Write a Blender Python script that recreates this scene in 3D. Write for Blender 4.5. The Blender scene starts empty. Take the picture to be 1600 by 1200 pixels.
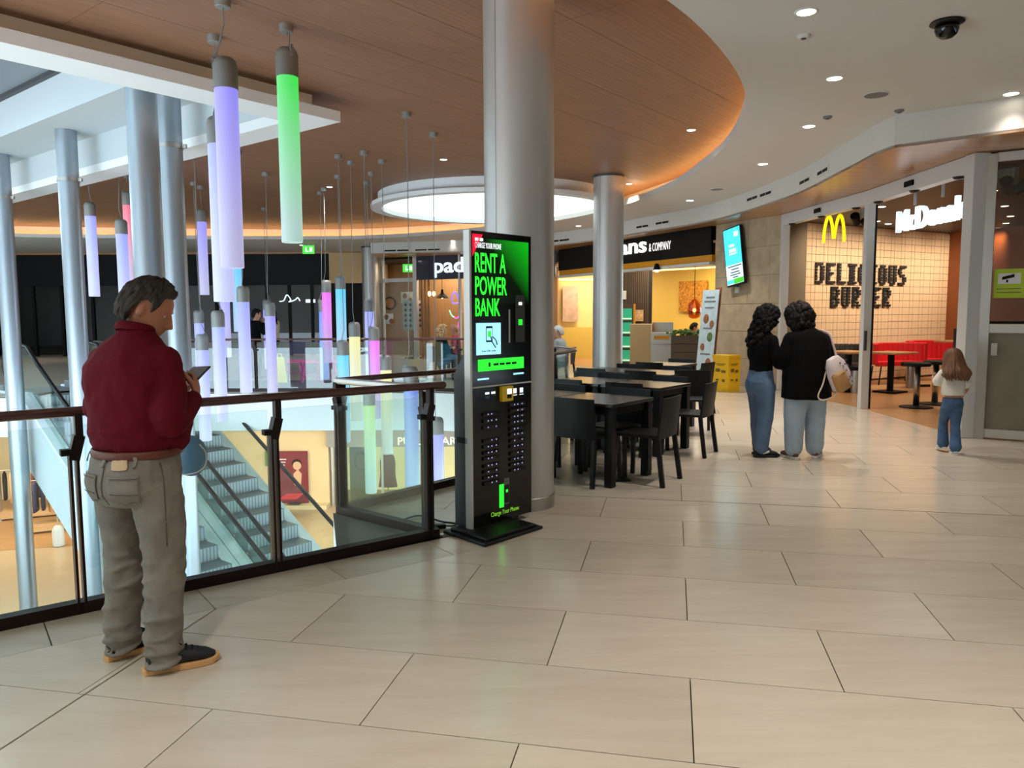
import bpy, bmesh, math, random
from mathutils import Vector, Matrix, noise
from mathutils.geometry import tessellate_polygon
random.seed(7)
SC = bpy.context.scene
COL = SC.collection
# ------------------------------------------------------------------ camera
CAMH = 1.5
cam_d = bpy.data.cameras.new('camera'); cam = bpy.data.objects.new('camera', cam_d); COL.objects.link(cam)
cam_d.sensor_width = 36.0; cam_d.lens = 27.0; cam_d.clip_end = 300
CM = Matrix.Rotation(math.pi/2 - math.atan(112/1200), 4, 'X') @ Matrix.Rotation(math.radians(-0.24), 4, 'Z')
cam.matrix_world = Matrix.Translation((0, 0, CAMH)) @ CM
SC.camera = cam
# ------------------------------------------------------------------ world, exposure
W = bpy.data.worlds.new('world'); SC.world = W; W.use_nodes = True
bg = W.node_tree.nodes['Background']; bg.inputs[0].default_value = (0.68, 0.86, 1.0, 1); bg.inputs[1].default_value = 6.0
SC.view_settings.view_transform = 'Standard'; SC.view_settings.look = 'None'
SC.view_settings.gamma = 1.0; SC.view_settings.use_curve_mapping = False
SC.view_settings.exposure = 0.45
SC.cycles.max_bounces = 5; SC.cycles.diffuse_bounces = 3; SC.cycles.glossy_bounces = 3; SC.cycles.use_adaptive_sampling = True; SC.cycles.adaptive_threshold = 0.05
SC.cycles.transparent_max_bounces = 16; SC.cycles.caustics_reflective = False; SC.cycles.caustics_refractive = False
SC.cycles.sample_clamp_indirect = 4.0
DOWN_W = 105.0          # power of one ceiling downlight
ZWOOD, ZWHITE, ZSOF = 4.0, 3.65, 3.3
def area(name, loc, size, power, color=(1, 1, 1), rot=(0, 0, 0), size_y=None):
    l = bpy.data.lights.new(name, 'AREA'); l.energy = power; l.color = color; l.size = size
    if size_y: l.shape = 'RECTANGLE'; l.size_y = size_y
    o = bpy.data.objects.new(name, l); COL.objects.link(o); o.location = loc; o.rotation_euler = rot
    return o
def spot(name, loc, power, color, angle=100, blend=1.0, radius=0.07, aim=None):
    l = bpy.data.lights.new(name, 'SPOT'); l.energy = power; l.color = color; l.spot_size = math.radians(angle); l.spot_blend = blend; l.shadow_soft_size = radius
    o = bpy.data.objects.new(name, l); COL.objects.link(o); o.location = loc
    if aim: o.rotation_euler = (Vector(aim)-Vector(loc)).to_track_quat('-Z', 'Y').to_euler()
    return o
# ------------------------------------------------------------------ geometry helpers
def unproject(px, py, z=0.0):        # a point of the photograph that lies on the level z
    d = CM.to_3x3() @ Vector(((px-800)/1200, (600-py)/1200, -1.0))
    return Vector((0, 0, CAMH)) + d*((z-CAMH)/d.z)
def at(px, py, Y):                   # a point of the photograph at the distance Y
    d = CM.to_3x3() @ Vector(((px-800)/1200, (600-py)/1200, -1.0))
    return Vector((0, 0, CAMH)) + d*(Y/d.y)
TH = math.radians(38.9)
DV = Vector((math.cos(TH), -math.sin(TH))); NV = Vector((math.sin(TH), math.cos(TH)))
def AN(a, n, z=None):                # the atrium's own grid: a runs down the escalators, n across them
    p = DV*a + NV*n
    return p if z is None else Vector((p.x, p.y, z))
ROT_AN = math.atan2(DV.y, DV.x)      # rotation that turns local x to a, local y to n
MATS = {}
class MB:
    def __init__(s): s.v = []; s.f = []; s.m = []; s.mi = 0
    def add(s, vs, fs):
        o = len(s.v); s.v += [tuple(v) for v in vs]; s.f += [tuple(i+o for i in f) for f in fs]; s.m += [s.mi]*len(fs); return s
    def box(s, c, size, rz=0.0):
        hx, hy, hz = size[0]/2, size[1]/2, size[2]/2; cs, sn = math.cos(rz), math.sin(rz); vs = []
        for z in (-hz, hz):
            for x, y in ((-hx, -hy), (hx, -hy), (hx, hy), (-hx, hy)):
                vs.append((c[0]+x*cs-y*sn, c[1]+x*sn+y*cs, c[2]+z))
        return s.add(vs, [(3,2,1,0),(4,5,6,7),(0,1,5,4),(1,2,6,5),(2,3,7,6),(3,0,4,7)])
    def box2(s, p, q):               # axis aligned from corner p to corner q
        return s.box([(p[i]+q[i])/2 for i in range(3)], [abs(q[i]-p[i]) for i in range(3)])
    def frame(s, o, X, Y, Z, size):  # box on axes X Y Z from corner o
        o = Vector(o); X, Y, Z = Vector(X)*size[0], Vector(Y)*size[1], Vector(Z)*size[2]
        vs = [o, o+X, o+X+Y, o+Y, o+Z, o+X+Z, o+X+Y+Z, o+Y+Z]
        return s.add(vs, [(3,2,1,0),(4,5,6,7),(0,1,5,4),(1,2,6,5),(2,3,7,6),(3,0,4,7)])
    def bar(s, p, q, w, h, up=(0, 0, 1)):   # rectangular bar from p to q, w across, h along up
        p, q = Vector(p), Vector(q); d = (q-p).normalized(); side = d.cross(Vector(up)).normalized(); u = side.cross(d)
        vs = [b + side*a*w/2 + u*c*h/2 for b in (p, q) for a, c in ((-1,-1),(1,-1),(1,1),(-1,1))]
        return s.add(vs, [(3,2,1,0),(4,5,6,7),(0,1,5,4),(1,2,6,5),(2,3,7,6),(3,0,4,7)])
    def prism(s, poly, z0, z1, holes=()):
        loops = [list(poly)] + [list(h) for h in holes]; flat = [p for l in loops for p in l]; n = len(flat)
        tri = tessellate_polygon([[Vector((p[0], p[1], 0)) for p in l] for l in loops])
        vs = [(p[0], p[1], z0) for p in flat] + [(p[0], p[1], z1) for p in flat]; fs = []
        for a, b, c in tri:
            A, B, C = flat[a], flat[b], flat[c]
            if (B[0]-A[0])*(C[1]-A[1])-(B[1]-A[1])*(C[0]-A[0]) < 0: a, c = c, a
            fs += [(c, b, a), (a+n, b+n, c+n)]
        o = 0
        for k, l in enumerate(loops):
            m = len(l); ar = sum(l[i][0]*l[(i+1) % m][1]-l[(i+1) % m][0]*l[i][1] for i in range(m))
            for i in range(m):
                a, b = o+i, o+(i+1) % m
                f = (a, b, b+n, a+n)
                fs.append(f if (ar > 0) == (k == 0) else f[::-1])
            o += m
        return s.add(vs, fs)
    def tube(s, pts, r, n=10, caps=True, closed=False):
        pts = [Vector(p) for p in pts]; m = len(pts); rs = r if isinstance(r, (list, tuple)) else [r]*m
        vs, fs = [], []; ref = None
        for i, p in enumerate(pts):
            d = (pts[(i+1) % m]-pts[i-1]) if closed else (pts[min(i+1, m-1)]-pts[max(i-1, 0)])
            d = d.normalized() if d.length > 1e-9 else Vector((0, 0, 1))
            if ref is None: ref = Vector((1, 0, 0)) if abs(d.x) < .8 else Vector((0, 1, 0))
            u = (ref - d*ref.dot(d)); u = u.normalized() if u.length > 1e-6 else d.orthogonal().normalized(); ref = u; w = d.cross(u)
            ri = rs[i]; ra, rb = ri if isinstance(ri, (list, tuple)) else (ri, ri)
            for k in range(n):
                t = 2*math.pi*k/n; vs.append(p + u*math.cos(t)*ra + w*math.sin(t)*rb)
        for i in range(m if closed else m-1):
            for k in range(n):
                a, b = i*n+k, i*n+(k+1) % n; c, e = ((i+1) % m)*n+(k+1) % n, ((i+1) % m)*n+k
                fs.append((a, b, c, e))
        if caps and not closed: fs += [tuple(range(n))[::-1], tuple((m-1)*n+k for k in range(n))]
        return s.add(vs, fs)
    def lathe(s, prof, n=24, c=(0, 0, 0), caps=True):
        vs, fs = [], []; m = len(prof)
        for r, z in prof:
            for k in range(n):
                t = 2*math.pi*k/n; vs.append((c[0]+r*math.cos(t), c[1]+r*math.sin(t), c[2]+z))
        for i in range(m-1):
            for k in range(n):
                a, b = i*n+k, i*n+(k+1) % n
                fs.append((a, b, b+n, a+n))
        if caps: fs += [tuple(range(n))[::-1], tuple((m-1)*n+k for k in range(n))]
        return s.add(vs, fs)
    def ball(s, c, r, nu=10, nv=7):
        rx, ry, rz = r if isinstance(r, (list, tuple)) else (r, r, r); vs = [(c[0], c[1], c[2]-rz)]; fs = []
        for j in range(1, nv):
            ph = -math.pi/2+math.pi*j/nv
            for k in range(nu):
                t = 2*math.pi*k/nu; vs.append((c[0]+rx*math.cos(ph)*math.cos(t), c[1]+ry*math.cos(ph)*math.sin(t), c[2]+rz*math.sin(ph)))
        vs.append((c[0], c[1], c[2]+rz)); last = len(vs)-1
        for k in range(nu):
            fs.append((0, 1+(k+1) % nu, 1+k)); fs.append((last, last-nu+k, last-nu+(k+1) % nu))
        for j in range(nv-2):
            for k in range(nu):
                a, b = 1+j*nu+k, 1+j*nu+(k+1) % nu; fs.append((a, b, b+nu, a+nu))
        return s.add(vs, fs)
    def rings(s, rs, n=20, p=2.4, tilt=None):   # stacked horizontal super-ellipses (cx, cy, cz, rx, ry)
        vs, fs = [], []; m = len(rs)
        for cx, cy, cz, rx, ry in rs:
            for k in range(n):
                t = 2*math.pi*k/n; c, q = math.cos(t), math.sin(t); e = 2/p
                vs.append((cx+rx*math.copysign(abs(c)**e, c), cy+ry*math.copysign(abs(q)**e, q), cz))
        for i in range(m-1):
            for k in range(n):
                a, b = i*n+k, i*n+(k+1) % n; fs.append((a, b, b+n, a+n))
        up = rs[-1][2] > rs[0][2]
        fs += [tuple(range(n))[::-1], tuple((m-1)*n+k for k in range(n))]
        if not up: fs = [f[::-1] for f in fs]
        return s.add(vs, fs)
    def mesh(s, name):
        me = bpy.data.meshes.new(name); me.from_pydata(s.v, [], s.f)
        if any(s.m): me.polygons.foreach_set('material_index', s.m)
        me.update(); return me
    def build(s, name, mat, parent=None, smooth=False, world=False, bevel=0.0):
        me = s.mesh(name); return link(name, me, mat, parent, smooth, world, bevel)
def link(name, me, mat, parent=None, smooth=False, world=False, bevel=0.0):
    for m in (mat if isinstance(mat, (list, tuple)) else [mat]):
        me.materials.append(MATS[m] if isinstance(m, str) else m)
    if smooth:
        me.polygons.foreach_set('use_smooth', [True]*len(me.polygons))
        if smooth == 'auto': me.set_sharp_from_angle(angle=math.radians(40))
    o = bpy.data.objects.new(name, me); COL.objects.link(o)
    if parent is not None:
        o.parent = parent
        if world: o.matrix_parent_inverse = base_matrix(parent).inverted()
    if bevel:
        b = o.modifiers.new('bevel', 'BEVEL'); b.width = bevel; b.segments = 2; b.limit_method = 'ANGLE'; b.angle_limit = math.radians(50)
    return o
def base_matrix(o):
    m = Matrix.LocRotScale(o.location, o.rotation_euler, o.scale)
    return base_matrix(o.parent) @ o.matrix_parent_inverse @ m if o.parent else m
def empty(name, loc=(0, 0, 0), rz=0.0):
    o = bpy.data.objects.new(name, None); COL.objects.link(o); o.location = loc; o.rotation_euler = (0, 0, rz); o.empty_display_size = .1
    return o
def tag(o, label, cat=None, group=None, kind=None):
    o['label'] = label
    if cat: o['category'] = cat
    if group: o['group'] = group
    if kind: o['kind'] = kind
    return o
def thing(name, label, cat, loc=(0, 0, 0), rz=0.0, group=None, kind=None):
    return tag(empty(name, loc, rz), label, cat, group, kind)
def copy_tree(o, parent=None):
    c = o.copy(); COL.objects.link(c); c.parent = parent
    for ch in list(o.children): copy_tree(ch, c)
    return c
def catmull(pts, k=6, closed=False):
    P = [Vector(p) for p in pts]; n = len(P); out = []
    for i in range(n if closed else n-1):
        g = lambda j: P[j % n] if closed else P[max(0, min(n-1, j))]
        p0, p1, p2, p3 = g(i-1), g(i), g(i+1), g(i+2)
        for q in range(k):
            t = q/k; out.append(0.5*((2*p1)+(p2-p0)*t+(2*p0-5*p1+4*p2-p3)*t*t+(3*p1-p0-3*p2+p3)*t*t*t))
    if not closed: out.append(P[-1])
    return out
def clip(poly, p, nrm):      # keep the side of the line through p where (x-p).nrm > 0
    out = []; n = len(poly)
    for i in range(n):
        a, b = poly[i], poly[(i+1) % n]
        da = (a[0]-p[0])*nrm[0]+(a[1]-p[1])*nrm[1]; db = (b[0]-p[0])*nrm[0]+(b[1]-p[1])*nrm[1]
        if da >= 0: out.append(a)
        if (da > 0) != (db > 0) and abs(da-db) > 1e-12:
            t = da/(da-db); out.append((a[0]+(b[0]-a[0])*t, a[1]+(b[1]-a[1])*t))
    return out if len(out) > 2 else []
def poly_area(p): return abs(sum(p[i][0]*p[(i+1) % len(p)][1]-p[(i+1) % len(p)][0]*p[i][1] for i in range(len(p))))/2
# ------------------------------------------------------------------ materials
def lin(c): return tuple(((x/255)/12.92 if x/255 <= .04045 else ((x/255+.055)/1.055)**2.4) for x in c)
def mat(name, rgb, rough=.5, metal=0.0, spec=.5, noise_amt=0.0, noise_scale=6.0, bump=0.0, bump_scale=60.0, stretch=None, emit=None, coat=0.0):
    m = bpy.data.materials.new(name); m.use_nodes = True; nt = m.node_tree; b = nt.nodes['Principled BSDF']; MATS[name] = m
    c = lin(rgb); b.inputs['Base Color'].default_value = (*c, 1); b.inputs['Roughness'].default_value = rough; b.inputs['Metallic'].default_value = metal
    b.inputs['Specular IOR Level'].default_value = spec
    if coat: b.inputs['Coat Weight'].default_value = coat; b.inputs['Coat Roughness'].default_value = .08
    tc = None
    if noise_amt or bump:
        tc = nt.nodes.new('ShaderNodeTexCoord'); mp = nt.nodes.new('ShaderNodeMapping'); nt.links.new(tc.outputs['Object'], mp.inputs[0])
        if stretch: mp.inputs['Scale'].default_value = stretch
    if noise_amt:
        nz = nt.nodes.new('ShaderNodeTexNoise'); nz.inputs['Scale'].default_value = noise_scale; nz.inputs['Detail'].default_value = 6; nt.links.new(mp.outputs[0], nz.inputs['Vector'])
        rp = nt.nodes.new('ShaderNodeValToRGB'); e = rp.color_ramp.elements; e[0].position = .3; e[1].position = .7
        e[0].color = (*[x*(1-noise_amt) for x in c], 1); e[1].color = (*[min(1, x*(1+noise_amt)) for x in c], 1)
        nt.links.new(nz.outputs[0], rp.inputs[0]); nt.links.new(rp.outputs[0], b.inputs['Base Color'])
    if bump:
        nb = nt.nodes.new('ShaderNodeTexNoise'); nb.inputs['Scale'].default_value = bump_scale; nb.inputs['Detail'].default_value = 3; nt.links.new(mp.outputs[0], nb.inputs['Vector'])
        bp = nt.nodes.new('ShaderNodeBump'); bp.inputs['Strength'].default_value = bump; bp.inputs['Distance'].default_value = .01
        nt.links.new(nb.outputs[0], bp.inputs['Height']); nt.links.new(bp.outputs[0], b.inputs['Normal'])
    if emit:
        b.inputs['Emission Color'].default_value = (*lin(emit[0]), 1); b.inputs['Emission Strength'].default_value = emit[1]
    return m
def glow(name, rgb, strength, base=None):
    m = mat(name, base or rgb, .5, emit=(rgb, strength))
    if name not in ('cove_light', 'drum_light', 'shop_yellow', 'shop_cream', 'warm_strip'): m.cycles.emission_sampling = 'NONE'
    return m
def glass_mat(name, tint=(225, 238, 232), refl=1.0, rough=.0):
    m = bpy.data.materials.new(name); m.use_nodes = True; nt = m.node_tree; nt.nodes.clear(); MATS[name] = m
    out = nt.nodes.new('ShaderNodeOutputMaterial'); mx = nt.nodes.new('ShaderNodeMixShader'); tr = nt.nodes.new('ShaderNodeBsdfTransparent'); gl = nt.nodes.new('ShaderNodeBsdfGlossy')
    lw = nt.nodes.new('ShaderNodeLayerWeight'); lw.inputs[0].default_value = .5; pw = nt.nodes.new('ShaderNodeMath'); pw.operation = 'POWER'; pw.inputs[1].default_value = 4.0; nt.links.new(lw.outputs['Facing'], pw.inputs[0])
    fr = nt.nodes.new('ShaderNodeMath'); fr.operation = 'MULTIPLY_ADD'; fr.inputs[1].default_value = .75; fr.inputs[2].default_value = .04; nt.links.new(pw.outputs[0], fr.inputs[0]); mul = nt.nodes.new('ShaderNodeMath'); mul.operation = 'MULTIPLY'; mul.inputs[1].default_value = refl
    tr.inputs[0].default_value = (*lin(tint), 1); gl.inputs['Roughness'].default_value = rough; gl.inputs['Color'].default_value = (1, 1, 1, 1)
    nt.links.new(fr.outputs[0], mul.inputs[0]); nt.links.new(mul.outputs[0], mx.inputs[0]); nt.links.new(tr.outputs[0], mx.inputs[1]); nt.links.new(gl.outputs[0], mx.inputs[2]); nt.links.new(mx.outputs[0], out.inputs[0])
    return m
def stone_tile_mat(name, rgb, rough=.22, vein=.10):
    m = mat(name, rgb, rough, spec=.62); nt = m.node_tree; b = nt.nodes['Principled BSDF']; c = lin(rgb)
    tc = nt.nodes.new('ShaderNodeTexCoord'); mp = nt.nodes.new('ShaderNodeMapping'); mp.inputs['Scale'].default_value = (1.2, 7.0, 1.0)
    oi = nt.nodes.new('ShaderNodeObjectInfo'); va = nt.nodes.new('ShaderNodeVectorMath'); va.operation = 'ADD'
    sc = nt.nodes.new('ShaderNodeVectorMath'); sc.operation = 'SCALE'; sc.inputs[3].default_value = 40; cb = nt.nodes.new('ShaderNodeCombineXYZ')
    nt.links.new(oi.outputs['Random'], cb.inputs[0]); nt.links.new(oi.outputs['Random'], cb.inputs[1]); nt.links.new(cb.outputs[0], sc.inputs[0])
    nt.links.new(tc.outputs['Object'], mp.inputs[0]); nt.links.new(mp.outputs[0], va.inputs[0]); nt.links.new(sc.outputs[0], va.inputs[1])
    nz = nt.nodes.new('ShaderNodeTexNoise'); nz.inputs['Scale'].default_value = 1.3; nz.inputs['Detail'].default_value = 8; nz.inputs['Roughness'].default_value = .6; nz.inputs['Distortion'].default_value = .6
    nt.links.new(va.outputs[0], nz.inputs['Vector'])
    rp = nt.nodes.new('ShaderNodeValToRGB'); e = rp.color_ramp.elements; e[0].position = .32; e[1].position = .62
    e[0].color = (c[0]*(1-vein*1.1), c[1]*(1-vein*1.35), c[2]*(1-vein*1.6), 1); e[1].color = (c[0]*(1+vein*.25), c[1]*(1+vein*.25), c[2]*(1+vein*.25), 1)
    nt.links.new(nz.outputs[0], rp.inputs[0])
    hv = nt.nodes.new('ShaderNodeHueSaturation'); mr = nt.nodes.new('ShaderNodeMapRange'); mr.inputs[3].default_value = .93; mr.inputs[4].default_value = 1.05
    nt.links.new(oi.outputs['Random'], mr.inputs[0]); nt.links.new(mr.outputs[0], hv.inputs['Value']); nt.links.new(rp.outputs[0], hv.inputs['Color']); nt.links.new(hv.outputs[0], b.inputs['Base Color'])
    return m
def wood_mat(name, rgb, rough=.45, groove=0.0, pitch=.03, amt=.16, axis=0, gscale=1.0):
    m = mat(name, rgb, rough); nt = m.node_tree; b = nt.nodes['Principled BSDF']; c = lin(rgb)
    tc = nt.nodes.new('ShaderNodeTexCoord'); mp = nt.nodes.new('ShaderNodeMapping'); s = [22*gscale]*3; s[axis] = 1.2*gscale; mp.inputs['Scale'].default_value = s
    oi = nt.nodes.new('ShaderNodeObjectInfo'); cb = nt.nodes.new('ShaderNodeCombineXYZ'); sc = nt.nodes.new('ShaderNodeVectorMath'); sc.operation = 'SCALE'; sc.inputs[3].default_value = 30
    va = nt.nodes.new('ShaderNodeVectorMath'); va.operation = 'ADD'; nt.links.new(oi.outputs['Random'], cb.inputs[0]); nt.links.new(oi.outputs['Random'], cb.inputs[1]); nt.links.new(cb.outputs[0], sc.inputs[0])
    nt.links.new(tc.outputs['Object'], mp.inputs[0]); nt.links.new(mp.outputs[0], va.inputs[0]); nt.links.new(sc.outputs[0], va.inputs[1])
    nz = nt.nodes.new('ShaderNodeTexNoise'); nz.inputs['Scale'].default_value = 1.0; nz.inputs['Detail'].default_value = 5; nt.links.new(va.outputs[0], nz.inputs['Vector'])
    rp = nt.nodes.new('ShaderNodeValToRGB'); e = rp.color_ramp.elements; e[0].position = .3; e[1].position = .7
    e[0].color = (*[x*(1-amt) for x in c], 1); e[1].color = (*[x*(1+amt) for x in c], 1); nt.links.new(nz.outputs[0], rp.inputs[0]); nt.links.new(rp.outputs[0], b.inputs['Base Color'])
    if groove:
        wv = nt.nodes.new('ShaderNodeTexWave'); wv.bands_direction = 'Y' if axis == 0 else 'X'; wv.inputs['Scale'].default_value = 1/(pitch*20)*2*math.pi/2; wv.wave_profile = 'SIN'
        nt.links.new(tc.outputs['Object'], wv.inputs['Vector']); bp = nt.nodes.new('ShaderNodeBump'); bp.inputs['Strength'].default_value = groove; bp.inputs['Distance'].default_value = .006
        nt.links.new(wv.outputs['Fac'], bp.inputs['Height']); nt.links.new(bp.outputs[0], b.inputs['Normal'])
    return m
stone_tile_mat('tile_stone', (206, 193, 175), .2, .07)
stone_tile_mat('tile_border', (196, 184, 165), .25)
mat('joint_dark', (52, 48, 44), .8)
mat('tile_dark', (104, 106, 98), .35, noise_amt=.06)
mat('far_floor', (156, 144, 128), .3, noise_amt=.04)
mat('carpet_grey', (42, 44, 46), .8, noise_amt=.1, noise_scale=30)
wood_mat('wood_ceiling', (134, 96, 72), .5, groove=.28, pitch=.03, axis=1)
wood_mat('wood_soffit', (178, 130, 86), .26, axis=0)
mat('plaster', (214, 209, 202), .75)
mat('white_paint', (226, 228, 228), .55)
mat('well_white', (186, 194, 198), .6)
mat('grey_roof', (128, 136, 144), .6)
mat('column_silver', (186, 182, 178), .34, metal=.5)
mat('column_atrium', (152, 160, 168), .32, metal=.7)
mat('steel', (176, 172, 166), .28, metal=1.0)
mat('steel_satin', (196, 192, 186), .42, metal=.85)
mat('alu_white', (212, 211, 209), .4, metal=.05)
mat('bronze', (36, 23, 20), .4, metal=.4, spec=.3)
mat('rail_wood', (74, 36, 30), .24, coat=.4)
mat('black_matte', (9, 9, 10), .6, spec=.25)
mat('black_gloss', (8, 8, 9), .12)
mat('black_plastic', (14, 15, 17), .42, spec=.35)
mat('chair_black', (13, 14, 16), .5, spec=.3, bump=.05, bump_scale=200)
mat('dark_grey', (52, 54, 58), .5)
mat('mid_grey', (118, 120, 122), .5)
mat('lamp_cap', (132, 132, 130), .5, metal=.3)
mat('step_metal', (112, 120, 124), .5, metal=.2)
mat('step_riser', (150, 160, 164), .5, metal=.2)
mat('deck_blue', (222, 232, 236), .35)
mat('truss_side', (190, 200, 208), .5)
glass_mat('glass', (244, 250, 247), 1.0)
glass_mat('glass_clear', (236, 242, 240), .9)
glass_mat('glass_dark', (70, 72, 80), .8)
glass_mat('glass_shop', (206, 200, 188), 1.0)
glow('lamp_lens', (255, 244, 224), 9.0)
glow('drum_light', (228, 244, 246), 1.25)
glow('cove_light', (255, 194, 120), 17.0)
# ------------------------------------------------------------------ big lights of the place
D3 = Vector((DV.x, DV.y, 0)); N3 = Vector((NV.x, NV.y, 0)); Z3 = Vector((0, 0, 1))
def anbox(mb, a0, a1, n0, n1, z0, z1):
    return mb.frame(AN(a0, n0, z0), D3, N3, Z3, (a1-a0, n1-n0, z1-z0))
wood_mat('wood_floor', (176, 128, 82), .35, axis=0)
mat('lower_floor', (188, 158, 124), .3, noise_amt=.05, noise_scale=3)
mat('cream_wall', (226, 198, 152), .6)
mat('bulkhead_grey', (150, 146, 142), .6)
# ------------------------------------------------------------------ floors
TA = math.radians(11.8); U2 = Vector((math.cos(TA), -math.sin(TA))); V2 = Vector((math.sin(TA), math.cos(TA)))
ESC_A0 = -15.89
void_edge = [AN(-4.75, -1.5), AN(-3.80, 2.96), AN(-4.62, 3.57), AN(-4.62, 4.9), Vector((.8, 10.1)), Vector((.6, 10.9)), Vector((-.3, 13.6)), Vector((-.9, 14.4)), Vector((-1.6, 14.65)),
             Vector((-6.9, 14.65)), AN(ESC_A0, 8.38), AN(ESC_A0, 5.2), Vector((-9.9, 14.0)), Vector((-22, 14.0))]
slab_poly = void_edge + [Vector((-22, 29)), Vector((12, 29)), Vector((12, -4)), Vector((-4.7, -4))]
floor = MB().prism(slab_poly, -.03, -.012).build('floor', 'joint_dark'); tag(floor, 'pale beige stone floor laid in staggered rectangular slabs', kind='structure')
MB().prism(slab_poly, -.75, -.03).build('slab', 'white_paint', floor)
B_P, B_D = unproject(0, 1027).xy, (unproject(650, 880).xy-unproject(0, 1027).xy).normalized(); B_N = Vector((B_D.y, -B_D.x))
E_END = unproject(690, 836).xy
SEAM_N = V2
E1_P, E1_N = AN(-4.60, 0), DV
E2_P = AN(-4.62, 4.9); e2d = (Vector((.8, 10.1))-E2_P).normalized(); E2_N = Vector((e2d.y, -e2d.x))
r0, r1 = AN(-4.62, 3.57), E_END; rd = (r1-r0).normalized(); R_N = Vector((-rd.y, rd.x))
R_N = R_N if R_N.x > 0 else -R_N
DG_P, DG_N = unproject(117, 1095).xy, U2
V0, ROW, U0, TL = 3.114, .608, .0917, 1.19
G = .0025
ntile = 0
for k in range(-5, 19):
    va, vb = V0+k*ROW+G, V0+(k+1)*ROW-G
    if k == 5: va += .004
    if k == 4: vb -= .004
    off = U0 + (.595 if (k % 2 == 0) else 0)
    for m in range(-6, 9):
        ua, ub = off+m*TL+G, off+(m+1)*TL-G
        q = [U2*ua+V2*va, U2*ub+V2*va, U2*ub+V2*vb, U2*ua+V2*vb]; q = [(p.x, p.y) for p in q]
        cx, cy = sum(p[0] for p in q)/4, sum(p[1] for p in q)/4
        if cx > 8.6 or cx < -6: continue
        pieces = []
        A = clip(clip(q, E_END, -SEAM_N), B_P+B_N*.003, B_N)
        if A:
            L, R = clip(A, DG_P-DG_N*.005, -DG_N), clip(A, DG_P+DG_N*.005, DG_N)
            pieces += [L, R]
        Bq = clip(q, E_END, SEAM_N)
        if Bq:
            b1 = clip(clip(Bq, E1_P, E1_N), r0, R_N)
            pieces.append(b1)
            b2 = clip(clip(Bq, E1_P, -E1_N), E2_P, E2_N)
            if cy > 6.3: pieces.append(b2)
        pieces = [p for p in pieces if p and poly_area(p) > .004]
        if not pieces: continue
        mb = MB()
        for p in pieces: mb.prism(p, -.012, 0)
        mb.build('tile', 'tile_stone', floor); ntile += 1
# border course along the balustrade
for i in range(10):
    t0, t1 = -3.4+i*.72, -3.4+(i+1)*.72-.006
    p0, p1 = B_P+B_D*t0, B_P+B_D*t1
    inn = -B_N*.34
    q = clip([p0, p1, p1+inn, p0+inn], E_END, -SEAM_N)
    if not q or poly_area(q) < .004: continue
    MB().prism(q, -.012, 0).build('border_tile', 'tile_border', floor)
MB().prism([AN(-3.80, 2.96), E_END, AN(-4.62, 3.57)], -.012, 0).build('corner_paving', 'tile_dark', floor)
far = [Vector((-1.6, 14.66)), Vector((-6.9, 14.66)), AN(ESC_A0, 8.38), AN(ESC_A0, 5.2), Vector((-9.9, 14.01)), Vector((-22, 14.01)), Vector((-22, 29)), Vector((6.4, 29)), Vector((6.4, 13.65)), Vector((-.85, 15.16))]
MB().prism(far, -.012, 0).build('far_paving', 'far_floor', floor)
MB().prism([(.8, 10.1), (.6, 10.9), (-.3, 13.6), (-.9, 14.4), (-1.6, 14.66), (-.85, 15.16), (2.48, 14.47)], -.012, 0).build('far_paving', 'far_floor', floor)
MB().prism([(-6, -4), (6, -4), (6, -.62), (-3.9, 1.43), (-6, 1.2)], -.012, 0).build('near_paving', 'tile_stone', floor)
MB().prism([(-1.9, 14.85), (-6.7, 14.85), (-6.7, 17.2), (-1.9, 17.0)], 0, .004).build('grey_carpet', 'carpet_grey', floor)
lower = MB().box2((-24, 2, -4.8), (8, 32, -4.5)).build('floor_lower', 'lower_floor'); tag(lower, 'warm beige floor of the storey below', kind='structure')
MB().prism([(-22, 18.2), (-13.5, 19.0), (-9.6, 19.9), (-9.6, 24.5), (-22, 24.5)], -4.5, -4.49).build('shop_floor', 'wood_floor', lower)
# ------------------------------------------------------------------ ceilings
lip_pts = [(1.08, 5.54), (1.67, 6.45), (2.19, 7.5), (2.48, 8.4), (2.72, 9.6), (2.84, 11.0), (2.78, 13.6), (2.3, 15.7), (1.75, 17.2), (.6, 19.0), (-1.6, 21.3), (-4.5, 22.7), (-7.5, 22.7), (-10.9, 22.2), (-14.2, 21.5),
           (-18, 18.5), (-19.8, 13), (-18, 6.5), (-13, 3.2), (-8, 2.4), (-4.5, 2.55), (-2.2, 3.15), (-.6, 4.0), (.35, 4.75)]
lip = [Vector((p[0], p[1])) for p in lip_pts]; lip = [p.xy for p in catmull([(p.x, p.y, 0) for p in lip], 6, True)]
ceil_w = MB().prism([(-22, -4), (13, -4), (13, 30), (-22, 30)], ZWHITE, ZWHITE+.10, [lip]).build('ceiling', 'plaster'); tag(ceil_w, 'white plaster ceiling with a large rounded opening', kind='structure')
def offset(poly, d):
    out = []; n = len(poly)
    for i in range(n):
        t = (poly[(i+1) % n]-poly[i-1]).normalized(); out.append(poly[i]+Vector((t.y, -t.x))*d)
    return out
lip_out = offset(lip, .24)
if sum((lip_out[i]-Vector((-8, 12))).length for i in range(len(lip))) < sum((p-Vector((-8, 12))).length for p in lip): OUT = -1
else: OUT = 1
MB().prism(offset(lip, .56*OUT), ZWHITE+.10, ZWOOD, [offset(lip, .54*OUT)]).build('cove_wall', 'plaster', ceil_w)
led = offset(lip, .34*OUT)
MB().tube([(p.x, p.y, ZWHITE+.115) for p in led], .013, 4, closed=True).build('cove_strip', 'cove_light', ceil_w)
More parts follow.
